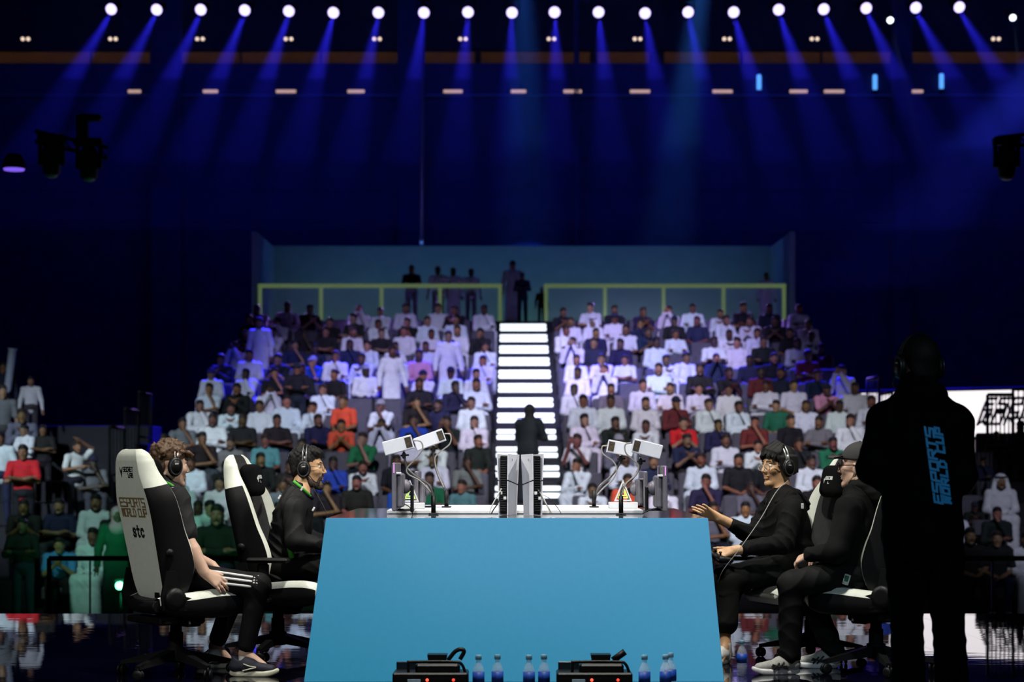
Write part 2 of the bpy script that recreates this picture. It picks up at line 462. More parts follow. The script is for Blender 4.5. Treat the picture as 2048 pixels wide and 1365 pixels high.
WARM2 = mat('warm_downlight', (1, .7, .5), 0.5, emit=(1.0, 0.75, 0.55), es=1.4)
nl = 0
for x in (51, 226, 400, 577, 754, 926, 1103, 1275, 1454, 1629, 1992):
    p = at_wall(x, 78, WY - 0.1)
    t = empty('downlight', p); nl += 1
    tag(t, 'warm twin downlight on the dark fascia, number %s from the left' % ['one', 'two', 'three', 'four', 'five', 'six', 'seven', 'eight', 'nine', 'ten', 'eleven'][nl - 1], 'lamp', 'twin downlights above the gallery')
    MB().box((0, 0.06, 0), (0.34, 0.1, 0.16), 0.02).build('housing', M_DARK, t)
    for s in (-1, 1): MB().lathe([(0.055, 0), (0.055, 0.03), (0.03, 0.05)], 10, Matrix.Rotation(math.pi / 2, 4, 'X'), (s * 0.085, 0.01, 0)).build('lens', WARM2, t)
for i, (x, wd) in enumerate(((269, 26), (421, 30), (572, 40), (712, 34), (906, 38), (1037, 30), (1145, 36), (1280, 40), (1445, 40), (1597, 36), (1668, 40), (1834, 24))):
    p = at_wall(x, 183, WY - 0.1); ww = wd * WY / F_PX
    t = empty('gallery_lamp', p)
    tag(t, 'dim warm slot lamp on the gallery front, %s from the left end' % ['first', 'second', 'third', 'fourth', 'fifth', 'sixth', 'seventh', 'eighth', 'ninth', 'tenth', 'eleventh', 'twelfth'][i], 'lamp', 'slot lamps along the gallery front')
    MB().box((0, 0.06, 0), (ww + 0.1, 0.12, 0.18), 0.02).build('housing', M_DARK, t)
    MB().box((0, -0.01, 0), (ww, 0.04, 0.10), 0.015).build('diffuser', WARM, t)
CY = mat('cyan_tube', (.2, .6, 1), 0.4, emit=srgb(90, 170, 255), es=1.2)
for x, y, nm in ((1518, 165, 'nearest the middle'), (1750, 165, 'second along'), (1883, 163, 'farthest along, dimmer')):
    p = at_wall(x, y, WY - 0.08)
    t = empty('tube_light', p); tag(t, 'short upright cyan light tube before the gallery, ' + nm, 'light tube', 'cyan light tubes')
    MB().lathe([(0.05, -0.24), (0.07, -0.2), (0.07, 0.2), (0.05, 0.24)], 10).build('tube', CY, t)
    MB().lathe([(0.08, -0.29), (0.08, -0.24)], 10).build('end_cap', M_DARK, t); MB().lathe([(0.08, 0.24), (0.08, 0.29)], 10).build('end_cap', M_DARK, t)
hp = MB().tube([P(843, 492, 51.0), P(844, 300, 51.0), P(846, -60, 51.0)], 0.045, 8).build('hanging_pipe', mat('pale_pipe', srgb(150, 165, 190), 0.4, 0.3))
tag(hp, 'thin pale vertical pipe hanging from the roof down to the box wall', 'pipe')

# terraces, rows k = 0 (landing) .. 16 (ground)
def rowY(k): return 49.4 - 1.35 * k
def rowZ(k): return 4.69 - 0.347 * k
XL0, XL1, XR0, XR1 = -6.35, -0.32, 0.87, 7.0
ter = empty('floor_terrace', (0, 40, -0.95)); tag(ter, kind='structure')
def step(k, x0, x1, par, d=1.35):
    z = rowZ(k); y = rowY(k)
    return MB().box(((x0 + x1) / 2, y + d / 2, (z - 0.95) / 2), (x1 - x0, d, z + 0.95), 0.01).build('step', M_GREYSTEP, par)
for k in range(0, 16):
    for (a, b) in ((XL0, XL1), (XR0, XR1)):
        o = step(k, a, b, ter, 1.35 if k else 4.2); o.location = (0, -40, 0.95)
for k in range(8, 16):
    o = step(k, -12.5, -7.0, ter); o.location = (0, -40, 0.95)
for k in range(11, 16):
    o = step(k, 7.15, 12.5, ter); o.location = (0, -40, 0.95)
# lit staircase
LEDW = mat('led_riser', (1, 1, 1), 0.4, emit=(0.82, 0.93, 1.0), es=1.7)
st = empty('staircase', (0.275, 29, -0.95)); tag(st, 'central staircase with glowing white light bars on every riser', 'staircase')
sw = XR0 - XL1
for k in range(0, 16):
    for hstep in (0, 1):
        z = rowZ(k) - (0.1735 if hstep == 0 else 0); y = rowY(k) - (0.42 if hstep == 0 else 0)
        d = 0.42 if hstep == 0 else (1.35 - .42 if k else 4.2)
        s_ = MB().box((0, y + d / 2 - 29, (z + 0.95) / 2), (sw, d, z + 0.95), 0.006).build('step', M_GREYSTEP, st)
        zc = z - 0.055 if hstep == 0 else z - 0.112
        MB().box((0, y - 0.012 - 29, zc + 0.95), (sw - 0.06, 0.03, 0.08), 0.012).build('light_bar', LEDW, s_)

# box at the top of the stand: pale walls, LED rails with glass
BY = 53.5
zt = P(0, 492, BY)[2]
struct('wall_box', MB().box((0.29, BY + 0.1, (4.69 + zt) / 2), (13.5, 0.2, zt - 4.69), 0.01), M_WHITEW)
for sx, nm in ((-6.42, 'wall_box_left'), (6.98, 'wall_box_right')):
    struct(nm, MB().box((sx, (49.75 + BY) / 2, (4.69 + zt) / 2 - 0.02), (0.14, BY - 49.75, zt - 4.69 - 0.04), 0.01), M_WHITEW)
RAIL = mat('led_rail', srgb(160, 190, 120), 0.4, emit=srgb(150, 185, 110), es=0.22)
GLASS = mat('rail_glass', (0.75, 0.95, 0.85), 0.08, alpha=0.14)
rz0, rz1 = 4.69, P(0, 572, 49.6)[2]
for side, pxs in (('left-hand', (520, 642, 763, 880, 1000)), ('right-hand', (1092, 1210, 1327, 1447, 1568))):
    X = [P(x, 0, 49.6)[0] for x in pxs]
    t = empty('glass_rail', (X[0], 49.6, rz0)); tag(t, 'yellow-green lit rail with glass panes on the %s half of the top landing' % side, 'railing')
    MB().box(((X[-1] - X[0]) / 2, 0, rz1 - rz0), (X[-1] - X[0] + 0.1, 0.1, 0.1), 0.02).build('top_rail', RAIL, t)
    for i, x in enumerate(X): MB().box((x - X[0], 0, (rz1 - rz0) / 2), (0.09, 0.08, rz1 - rz0), 0.015).build('post', RAIL, t)
    for a, b in zip(X[:-1], X[1:]): MB().box(((a + b) / 2 - X[0], 0.02, (rz1 - rz0) / 2), (b - a - 0.12, 0.02, rz1 - rz0 - 0.12)).build('glass_pane', GLASS, t)
area('box_cove_light', (0.3, 51.0, 6.9), (0.3, BY, 5.6), 30, (0.15, 0.36, 1.0), 12, 0.3)
area('box_rail_strip', (0.3, 52.3, 4.75), (0.3, BY, 5.3), 14, (0.55, 1.0, 0.45), 12.5, 0.15)

# bright screen on the side wall, letters and slatted panel below it
SA, SB = np.array([7.15, 41.0]), np.array([11.6, 37.6])
su = (SB - SA) / np.linalg.norm(SB - SA); sn = np.array([su[1], -su[0]])
def scr(u, z, o=0.0): q = SA + su * u + sn * o; return (q[0], q[1], z)
SL = float(np.linalg.norm(SB - SA)) + 1.5
t = empty('led_screen', scr(SL / 2, 1.8)); tag(t, 'bright white screen with dark slanted lettering on the side stand', 'screen')
rot = math.atan2(su[1], su[0])
t.rotation_euler = (0, 0, rot)
sz0, sz1 = 1.72, 2.62
MB().box((0, 0.06, 0.37), (SL, 0.1, sz1 - sz0), 0.01).build('panel', mat('screen_white', (1, 1, 1), 0.4, emit=(1.0, 0.93, 0.95), es=1.25), t)
MB().box((0, 0.03, -0.13), (SL, 0.16, 0.05), 0.01).build('ledge', M_DARK, t)
MB().box((0, 0.03, 0.85), (SL + 0.1, 0.3, 0.06), 0.01).build('top_edge', M_NAVY, t)
for row, (tx, z0, u0) in enumerate((('ESPORTS', 0.44, -0.88), ("WORLD CUP", 0.16, -1.0))):
    for ch in tx:
        pl, wd = lettering(ch, 0.22, 0.06, 1.0, 0.95, 0.45)
        if pl: text_mesh(pl, lambda u, q: ((u0 + u, 0.0, z0 + q), (0, -1, 0)), 0.006).build('letter', mat('screen_ink', srgb(20, 22, 70), 0.6), t)
        u0 += wd
for i in range(34):
    MB().box((-SL / 2 + 0.1 + i * 0.17, 0.08, -0.62), (0.085, 0.06, 0.95), 0.008).build('light_slat', mat('slat_pale', srgb(210, 190, 205), 0.5, emit=(1, .8, .85), es=0.16), t)
MB().box((0, 0.22, -0.62), (SL, 0.1, 1.0)).build('slat_backing', mat('slat_back', srgb(80, 70, 85), 0.7), t)
struct('wall_side_stand', MB().box((11.0, 42.2, 0.3), (9.0, 1.6, 2.6)), M_NAVY)

# black guard rails of the side stairs
def guard(A, B, h, n, label, name='guard_rail', m=M_DARK):
    A, B = Vector(A), Vector(B); t = empty(name, A); tag(t, label, 'railing')
    D = B - A
    MB().tube([(0, 0, h), tuple(D + Vector((0, 0, h)))], 0.03, 6).build('top_rail', m, t)
    MB().tube([(0, 0, 0.12), tuple(D + Vector((0, 0, 0.12)))], 0.02, 6).build('bottom_rail', m, t)
    for i in range(n + 1):
        q = D * (i / n); MB().tube([tuple(q), tuple(q + Vector((0, 0, h)))], 0.028 if i in (0, n) else 0.012, 6).build('post' if i in (0, n) else 'bar', m, t)
    return t
guard(P(1975, 905, 33), P(2026, 905, 33), 0.95, 6, 'black guard rail in front of the bright screen, lower of two', m=M_DARK)
guard(P(2026, 850, 35.0), P(2090, 850, 35.0), 0.62, 6, 'black guard rail before the bright screen, higher one at the frame edge', m=M_DARK)
for i, k in enumerate((8, 9, 10)):
    guard((7.08, rowY(k), rowZ(k)), (7.08, rowY(k) + 1.25, rowZ(k)), 0.95, 4, 'dark stair rail on the stand edge above the bright screen, %s up' % ('lowest', 'second', 'third')[2 - i])
for i, k in enumerate((9, 10, 11)):
    guard((-6.95, rowY(k), rowZ(k)), (-6.95, rowY(k) + 1.25, rowZ(k)), 0.95, 4, 'dark stair rail beside the left-hand side seats, %s up' % ('lowest', 'second', 'third')[2 - i])
# crowd barriers in front of the first row
for i, (x0, x1, Y, nm) in enumerate(((98, 262, 22.3, 'in front of the seated man in white by the green light'), (335, 640, 22.3, 'behind the two headset players facing the table'), (1420, 1720, 22.3, 'behind the hooded player with the raised hand'), (1890, 2080, 22.3, 'in front of the man in white socks'))):
    A = P(x0, 0, Y); B = P(x1, 0, Y)
    guard((A[0], Y, -0.95), (B[0], Y, -0.95), 1.1, 2, 'black crowd barrier ' + nm, 'crowd_barrier')

# lighting truss with twenty round beam lights
LY = 45.0
VIOLET = mat('violet_lens', (.6, .5, 1), 0.3, emit=(0.62, 0.52, 1.0), es=2.2)
lamps = [(223, 18), (314, 19), (402, 19), (490, 20), (578, 22), (667, 25), (757, 25), (848, 25), (936, 24), (1024, 25), (1109, 24), (1197, 24), (1290, 26), (1376, 24), (1467, 24), (1557, 19), (1647, 18), (1732, 16), (1831, 15), (1918, 14)]
tr = empty('lighting_truss', (0, LY, 11.9)); tag(tr, 'long dark lighting truss across the top carrying round violet lamps', 'truss')
for dy, dz in ((-.15, .1), (.15, .1), (-.15, .4), (.15, .4)):
    MB().tube([(-13, dy, dz), (13, dy, dz)], 0.03, 6).build('chord', M_METAL, tr)
for i in range(52):
    x = -13 + i * 0.5
    MB().tube([(x, -.15, .1), (x + .5, -.15, .4)], 0.015, 5).tube([(x, .15, .4), (x + .5, .15, .1)], 0.015, 5).build('brace', M_METAL, tr)
ORD = ['first', 'second', 'third', 'fourth', 'fifth', 'sixth', 'seventh', 'eighth', 'ninth', 'tenth', 'eleventh', 'twelfth', 'thirteenth', 'fourteenth', 'fifteenth', 'sixteenth', 'seventeenth', 'eighteenth', 'nineteenth', 'twentieth']
def beam_lamp(name, p, tgt, lens_m, r, L, house=M_DARK):
    """round lamp head: housing, glowing lens, yoke, clamp"""
    p = Vector(p); d = (Vector(tgt) - p).normalized()
    t = empty(name, p); Mx = d.to_track_quat('Z', 'Y').to_matrix().to_4x4()
    MB().lathe([(r * .55, -L), (r * .9, -L * .8), (r * 1.12, -L * .3), (r * 1.15, 0.0), (r * 1.02, 0.02)], 14, Mx).build('housing', house, t)
    MB().lathe([(r, 0.0), (r * .98, 0.03), (r * .6, 0.05), (0.001, 0.055)], 16, Mx).build('lens', lens_m, t)
    q = -d * (L * .35)
    MB().tube([(q.x - r * 1.25, q.y, q.z), (q.x - r * 1.3, q.y, q.z + r * 2), (q.x + r * 1.3, q.y, q.z + r * 2), (q.x + r * 1.25, q.y, q.z)], r * .12, 6).build('yoke', house, t)
    MB().box((q.x, q.y, q.z + r * 2.3), (r * .7, r * .7, r * .7), 0.01).build('clamp', house, t)
    return t
for i, (x, y) in enumerate(lamps):
    p = P(x, y, LY - 0.25)
    off = (x - 1070) / 850.0
    tgt = (p[0] + off * 3.6, p[1] - 5.0, p[2] - 9.0)
    t = beam_lamp('beam_light', p, (p[0] + off * 1.5, p[1] - 9, p[2] - 4.0), VIOLET, 0.125, 0.4)
    tag(t, 'round violet beam lamp glowing on the roof truss, %s from the left end' % ORD[i], 'stage light', 'violet beam lamps on the truss')
    wide = 1.0 if 6 <= i <= 13 else 1.25
    spot('beam_source', Vector(p) + Vector((0, -0.1, -0.12)), tgt, 17000 * wide, (0.025, 0.02, 1.0), 15.5, 0.6, 0.06)
WLENS = mat('white_lens', (1, 1, 1), 0.3, emit=(0.9, 1.0, 1.0), es=3.0)
for nm, x, y, tx, ty in (('beside the eighteenth violet lamp', 1780, 40, 1850, 330), ('at the far right end by the frame edge', 2025, 35, 2060, 330)):
    p = P(x, y, 43.0); q = P(tx, ty, 41.0)
    t = beam_lamp('narrow_beam_light', p, (p[0] + .5, p[1] - 9, p[2] - 4), WLENS, 0.07, 0.3)
    tag(t, 'small white narrow-beam lamp ' + nm, 'stage light', 'narrow white beam lamps')
    spot('narrow_beam_source', Vector(p) + Vector((0, -0.1, -0.08)), q, 1500, (0.55, 0.85, 1.0), 4.0, 0.5, 0.03)
# soft wide shafts seen in the haze
spot('blue_shaft_source', P(1415, -120, 44), P(1355, 330, 54), 260000, (0.04, 0.22, 1.0), 8, 0.7, 0.2)
spot('blue_shaft_source', P(1045, -120, 44), P(1052, 330, 54), 170000, (0.03, 0.17, 1.0), 9, 0.7, 0.2)
spot('blue_shaft_source', P(2250, -80, 50), P(1760, 560, 56), 120000, (0.03, 0.05, 1.0), 20, 0.9, 0.2)
area('wall_wash', (3, 55.5, 15.0), (3, WY, 6.0), 550, (0.02, 0.06, 1.0), 34, 0.5)
# dark moving heads on short trusses at both sides of the frame
for nm, pts, tx in (('left-hand', ((103, 318), (178, 325)), (70, 215)), ('right-hand', ((2013, 322),), (1996, 2110))):
    Y = 30.0
    A = P(tx[0], 262 if nm == 'left-hand' else 275, Y); B = P(tx[1], 296 if nm == 'left-hand' else 262, Y)
    t = empty('side_truss', A); tag(t, 'short dark truss at the %s edge carrying unlit moving heads' % nm, 'truss')
    D = Vector(B - A)
    for dz in (0, -0.16): MB().tube([(0, 0, dz), tuple(D + Vector((0, 0, dz)))], 0.03, 6).build('chord', M_DARK, t)
    for i in range(8):
        MB().tube([tuple(D * (i / 8)), tuple(D * ((i + 1) / 8) + Vector((0, 0, -0.16)))], 0.014, 5).build('brace', M_DARK, t)
    if nm == 'left-hand':
        q = Vector(P(165, 240, Y) - A); MB().box(q + Vector((0, 0, -0.15)), (0.16, 0.2, 0.42), 0.02).box(q + Vector((0.12, 0, 0.03)), (0.32, 0.2, 0.1), 0.02).build('hanger', M_DARK, t)
    for i, (x, y) in enumerate(pts):
        h = empty('moving_head', P(x, y, Y)); tag(h, 'unlit black moving head hanging from the %s truss%s' % (nm, '' if len(pts) == 1 else (', outer', ', inner with taller body')[i]), 'stage light')
        MB().lathe([(0.05, -0.28), (0.13, -0.22), (0.15, 0.05), (0.12, 0.2), (0.06, 0.24)], 14).build('body', mat('charcoal_housing', (0.008, 0.008, 0.01), 0.6, spec=0.2), h)
        MB().box((-0.17, 0, 0.1), (0.05, 0.12, 0.4), 0.015).box((0.17, 0, 0.1), (0.05, 0.12, 0.4), 0.015).box((0, 0, 0.3), (0.4, 0.2, 0.12), 0.02).build('yoke', M_DARK, h)
        MB().lathe([(0.10, -0.235), (0.085, -0.275), (0.03, -0.295)], 14).build('lens', mat('grey_lens', (0.3, 0.3, 0.32), 0.15), h)
h = empty('wash_light', P(28, 335, 30)); tag(h, 'dark wash lamp with a dim violet glowing face at the left frame edge', 'stage light')
MB().lathe([(0.1, 0.2), (0.16, 0.1), (0.18, -0.02)], 14).build('body', M_DARK, h)
MB().lathe([(0.16, -0.02), (0.15, -0.045), (0.05, -0.05)], 14).build('lens', mat('violet_dim', (.3, .2, .8), 0.4, emit=(0.25, 0.12, 1.0), es=0.9), h)

# haze that makes the beams show
for z0, z1, den in ((9.6, 17.2, .0055), (7.6, 9.6, .0022), (6.1, 7.6, .0009)):
    hz = MB().box((0, 51, (z0 + z1) / 2), (58, 21, z1 - z0 - .002)).build('haze', None)
    hm = bpy.data.materials.new('haze'); hm.use_nodes = True
    nt = hm.node_tree; nt.nodes.remove(nt.nodes['Principled BSDF'])
    vsn = nt.nodes.new('ShaderNodeVolumeScatter'); vsn.inputs['Color'].default_value = (1, 1, 1, 1); vsn.inputs['Density'].default_value = den; vsn.inputs['Anisotropy'].default_value = 0.35
    nt.links.new(vsn.outputs[0], nt.nodes['Material Output'].inputs['Volume'])
    hz.data.materials.append(hm); tag(hz, 'stage haze under the roof lit by blue beams, %s layer' % ('dense upper', 'thinner middle', 'thinnest lower')[(9.6, 7.6, 6.1).index(z0)], 'haze', kind='stuff')
# ------------------------------------------------------------------ the table and what stands on it
TY, TZ = 11.17, 0.919
M_LED = mat('led_blue', (0.02, 0.05, 0.08), 0.5, emit=srgb(56, 138, 178), es=1.0)
nt = M_LED.node_tree; b = nt.nodes['Principled BSDF']
tc = nt.nodes.new('ShaderNodeTexCoord'); sp = nt.nodes.new('ShaderNodeSeparateXYZ'); nt.links.new(tc.outputs['Object'], sp.inputs[0])
ma = nt.nodes.new('ShaderNodeMath'); ma.operation = 'MULTIPLY_ADD'; ma.inputs[1].default_value = 0.22; nt.links.new(sp.outputs[0], ma.inputs[0]); 
mb_ = nt.nodes.new('ShaderNodeMath'); mb_.operation = 'MULTIPLY_ADD'; mb_.inputs[1].default_value = 0.62; mb_.inputs[2].default_value = 0.20; nt.links.new(sp.outputs[2], mb_.inputs[0]); nt.links.new(mb_.outputs[0], ma.inputs[2])
rp = nt.nodes.new('ShaderNodeValToRGB'); rp.color_ramp.elements[0].color = (*srgb(34, 120, 152), 1); rp.color_ramp.elements[1].color = (*srgb(72, 146, 186), 1)
nt.links.new(ma.outputs[0], rp.inputs[0]); nt.links.new(rp.outputs[0], b.inputs['Emission Color'])
tb = empty('tournament_table', (0.02, 12.2, 0)); tag(tb, 'wide tournament table with glowing blue end panel and glossy top', 'table')
def L(p): return (p[0] - 0.02, p[1] - 12.2, p[2])
xs = [P(x, 0, TY)[0] - 0.02 for x in (652, 1416, 1448, 608)]
zb = 0.004
MB().prism([(xs[0], TZ - 0.001), (xs[1], TZ - 0.001), (xs[2], zb), (xs[3], zb)], (0, TY - 12.2, 0), (1, 0, 0), (0, 0, 1), (0, 0.05, 0)).build('led_panel', M_LED, tb)
MB().prism([(xs[0] - .004, TZ - .03), (xs[1] + .004, TZ - .03), (xs[2] + .006, 0), (xs[3] - .006, 0)], (0, TY - 12.2 + 0.045, 0), (1, 0, 0), (0, 0, 1), (0, 0.04, 0)).build('panel_frame', M_DARK, tb)
M_GLOSS = mat('gloss_top', (0.05, 0.05, 0.055), 0.06, spec=0.7)
MB().box((0.008, TY + 0.051 + 1.155 - 12.2, TZ - 0.0125), (xs[1] - xs[0] + 0.005, 2.31, 0.023), 0.002).build('table_top', M_GLOSS, tb)
MB().prism([(xs[0], TZ - 0.03), (xs[1], TZ - 0.03), (xs[2], 0), (xs[3], 0)], (0, 1.25, 0), (1, 0, 0), (0, 0, 1), (0, 0.06, 0)).build('end_panel', M_BLK, tb)
MB().box((0, 0.1, 0.45), (0.3, 2.1, 0.86), 0.01).build('spine_cabinet', M_BLK, tb)
M_WHITE = mat('white_paint', srgb(235, 236, 240), 0.45, var=0.03)
MB().box((0.0, 0.55, TZ + 0.012), (1.55, 1.35, 0.022), 0.004).build('monitor_plinth', M_WHITE, tb)

M_PLATE = mat('console_white', srgb(232, 234, 245), 0.38, var=0.02)
M_MON = mat('monitor_grey', srgb(112, 109, 120), 0.45, 0.2, bump=0.05)
def console(px, Y, sgn, label):
    c = P(px, 1028, Y); zf = TZ + 0.0005
    t = empty('game_console', (c[0], Y, zf)); t.rotation_euler = (0, 0, math.radians(18 * sgn)); tag(t, label, 'game console', 'game consoles on the table')
    H, D, W = 0.352, 0.175, 0.044
    MB().box((0, 0, H / 2 + 0.004), (W, D, H - 0.012), 0.006).build('core', M_BLK, t)
    for i in range(22):
        z = 0.03 + i * 0.0138
        MB().box((0.0, -D / 2 - 0.003, z), (W * .78, 0.008, 0.0045)).build('vent_slat', mat('vent_grey', (0.03, 0.03, 0.033), 0.5), t)
    for s in (-1, 1):
        x = s * (W / 2 + 0.004)
        # wavy side plate in two pieces split by a slanted gap
        flare = 0.007
        up = [(-D / 2 - 0.008, 0.208), (D / 2 + 0.006, 0.182), (D / 2 + 0.018, H + 0.004), (-D / 2 - 0.014, H + 0.008)]
        lo = [(-D / 2 - 0.002, 0.0), (D / 2 - 0.01, 0.0), (D / 2 + 0.004, 0.174), (-D / 2 - 0.007, 0.200)]
        for nm, pl in (('upper_plate', up), ('lower_plate', lo)):
            m_ = MB(); n = len(pl)
            vs = [(x + s * (0.004 + flare * (q[1] / H) ** 2), q[0], q[1]) for q in pl]; vi = [(x - s * 0.002 + s * flare * (q[1] / H) ** 2 * 0.8, q[0], q[1]) for q in pl]
            m_.add(vs + vi, [(0, 1, 2, 3), (7, 6, 5, 4)] + [(i, 4 + i, 4 + (i + 1) % 4, (i + 1) % 4) for i in range(4)])
            m_.build(nm, M_PLATE, t)
        MB().box((x + s * 0.019, -D / 2 + 0.03, 0.325), (0.002, 0.006, 0.014)).build('badge', M_MON, t)
    for i in range(2): MB().box((-.012 + .024 * i, -D / 2 - 0.006, 0.13 - .03 * i), (0.016, 0.012, 0.018), 0.002).build('plug', M_WHITE, t)
    return t
console(1016, 11.85, -1, 'white-plated upright game console with black vents, left-hand of the pair')
console(1065, 11.80, 1, 'white-plated upright game console with black vents, right-hand of the pair')
def cable(name, pts, r, m, label, n=8, grp=None):
    sp_ = spline(pts, n); o = MB().tube(sp_, r, 6).build(name, m)
    tag(o, label, 'cable', grp); return o
M_CABLE = mat('grey_cable', srgb(150, 148, 145), 0.4)
M_BCABLE = mat('black_cable', (0.01, 0.01, 0.011), 0.4)
M_WCABLE = mat('white_cable', srgb(225, 222, 215), 0.45)
for i, (pl, m_, lb) in enumerate((([(1003, 978), (995, 992), (984, 1012), (978, 1029)], M_WCABLE, 'white cable curling from the left-hand console'), ([(1001, 985), (997, 1005), (987, 1020), (983, 1029)], M_BCABLE, 'black cable dropping from the left-hand console'),
        ([(1075, 978), (1084, 992), (1094, 1012), (1101, 1029)], M_WCABLE, 'white cable curling from the right-hand console'), ([(1080, 985), (1088, 1003), (1098, 1018), (1103, 1029)], M_CABLE, 'grey cable dropping from the right-hand console'), ([(1085, 990), (1098, 997), (1112, 1012), (1122, 1028)], M_BCABLE, 'thin black cable arching away from the right-hand console'))):
    cable('cable', [P(x, y - (1 if y > 1025 else 0), 11.72) for x, y in pl], 0.0035 if i != 4 else 0.002, m_, lb)

def monitor(px, ytop, Y, face, label, near):
    c = P(px, ytop, Y); X = c[0]; zt_ = c[2]; zb_ = TZ + 0.024 + 0.002
    t = empty('monitor', (X, Y, TZ + 0.0235)); tag(t, label, 'monitor', 'monitors on the table')
    z0 = zb_ - TZ - 0.0235; hgt = zt_ - zb_; wd = 0.52
    MB().box((0, 0, z0 + hgt / 2), (0.022, wd, hgt), 0.005).build('panel', M_MON, t)
    MB().box((face * 0.0125, 0, z0 + hgt / 2), (0.003, wd - .02, hgt - .02)).build('screen', mat('screen_dark', (0.02, 0.02, 0.03), 0.2, emit=(0.25, 0.3, 0.5), es=0.15), t)
    r_ = -face
    bk = MB().box((r_ * 0.026, 0, z0 + hgt * .42), (0.034, wd * .7, hgt * .72), 0.012).build('rear_cover', M_MON, t)
    for i in range(3): MB().box((r_ * 0.045, -wd * .25 + .05 * i, z0 + hgt * .42), (0.006, 0.02, hgt * .68), 0.002).build('rib', M_MON, bk)
    MB().box((r_ * 0.018, -wd * .32, z0 + hgt * .78), (0.04, 0.09, 0.012), 0.003).build('shelf_lip', M_PLATE if near else M_MON, t)
    MB().lathe([(0.042, 0.0), (0.044, 0.016), (0.032, 0.034), (0.018, 0.044)], 16, Matrix.Rotation(math.pi / 2 * r_, 4, 'Y'), (r_ * 0.045, -0.04, z0 + hgt * .5)).build('joint', M_MON, t)
    MB().box((r_ * 0.095, -0.04, z0 + hgt * .25), (0.02, 0.05, hgt * .58), 0.006).box((r_ * 0.05, 0.02, 0.005), (0.11, 0.16, 0.01), 0.003).build('stand', M_METAL, t)
    if near: MB().box((0, -wd / 2 - 0.001, z0 + hgt * .88), (0.005, 0.004, 0.05)).build('status_light', mat('pink_led', (.8, .3, .8), .4, emit=(0.75, 0.25, 0.85), es=1.0), t)
    return t
monitor(793, 926, 11.9, -1, 'grey monitor edge-on beside the left-hand console cameras, nearer of two', True)
monitor(836, 943, 12.75, -1, 'grey monitor edge-on behind the goosenecks on the left side, farther one', False)
monitor(1324, 932, 11.9, 1, 'grey monitor edge-on by the raised hand, nearer of two', True)
monitor(1286, 943, 12.75, 1, 'grey monitor edge-on behind the right-hand trophy, farther one', False)

M_DPCB = mat('circuit', (0.05, 0.035, 0.02), 0.4, var=0.8, scale=120)
def face_camera(box_c, Y, ang, ln, ht, open_end, clamp, neck, loop, label):
    """white camera casing on a gooseneck, with its cable"""
    base = P(neck[-1][0], 1028, Y); t = empty('gooseneck_camera', (base[0], Y, TZ + 0.0005)); tag(t, label, 'camera', 'white cameras on goosenecks'); dz_ = 0.0235 if Y > 12.3 else 0.0; t.location.z += dz_
    def W(x, y, d=0.0): q = P(x, y, Y); return (q[0] - base[0], d, q[2] - TZ - 0.0005 - dz_)
    c = Vector(W(*box_c)); Rm = Matrix.Rotation(-ang, 4, 'Y'); s = open_end
    wd = 0.10
    cs = MB()
    for (dc, dd) in (((0, 0, ht / 2), (ln, wd, 0.005)), ((0, 0, -ht / 2), (ln, wd, 0.005)), ((0, -wd / 2, 0), (ln, 0.005, ht)), ((0, wd / 2, 0), (ln, 0.005, ht)), ((-s * ln / 2, 0, 0), (0.005, wd, ht))):
        cs.box(c + Rm @ Vector(dc), dd, 0.001, Rm.to_3x3())
    if True:
        pass
    cs.build('casing', M_PLATE, t)
    inn = MB()
    for i in range(5): inn.box(c + Rm @ Vector((s * (ln / 2 - .012 - .004 * i), -.03 + .015 * i, (-.3 + .15 * i) * ht)), (0.02, 0.016, 0.014), 0.002, Rm.to_3x3())
    inn.box(c + Rm @ Vector((s * (ln / 2 - .035), 0, 0)), (0.01, wd * .9, ht * .9), 0, Rm.to_3x3()).build('electronics', M_DPCB, t)
    # cut-away side near the open end shows the electronics
    MB().box(c + Rm @ Vector((s * (ln / 2 - .022), -wd / 2 - .0035, 0)), (0.038, 0.002, ht * .8), 0, Rm.to_3x3()).build('opening', M_DPCB, t)
    k = Vector(W(*clamp)); MB().box(k, (0.022, 0.03, 0.036), 0.005).tube([k + Vector((-.02, 0, 0)), k + Vector((.03, 0, .004))], 0.006, 8).build('clamp', M_BLK, t)
    MB().tube([k + Vector((0, 0, .015)), (k.x, 0, k.z + .05)], 0.008, 8).build('mount_pin', M_CHROME, t)
    pts = spline([tuple(k)] + [W(*q) for q in neck], 8)
    MB().tube(pts, 0.0075, 8).build('gooseneck', mat('neck_grey', srgb(120, 118, 120), 0.3, 0.7), t)
    nb = Vector(W(*neck[-1])); MB().tube([(nb.x, 0, 0), (nb.x, 0, 0.11)], 0.014, 10).box((nb.x, 0, 0.004), (0.06, 0.06, 0.008), 0.002).build('base_sleeve', M_BLK, t)
    MB().tube(spline([W(*q, -0.03) for q in loop], 8), 0.0045, 6).build('cable', M_CABLE, t)
    return t
face_camera((797, 891), 11.94, math.radians(15), 0.172, 0.078, 1, (808, 912), [(815, 938), (835, 956), (858, 972), (867, 1000), (867, 1028)], [(826, 882), (842, 884), (845, 900), (828, 922), (814, 938), (818, 950), (840, 962), (862, 985)], 'white boxed camera on a gooseneck, nearer one by the left-hand monitors')
face_camera((860, 880), 12.7, math.radians(20), 0.19, 0.076, 1, (867, 899), [(869, 925), (878, 955), (890, 980), (893, 1005), (893, 1026)], [(889, 868), (901, 870), (900, 888), (880, 905), (870, 918), (875, 945), (888, 975)], 'white boxed camera on a gooseneck, farther one by the left-hand monitors')
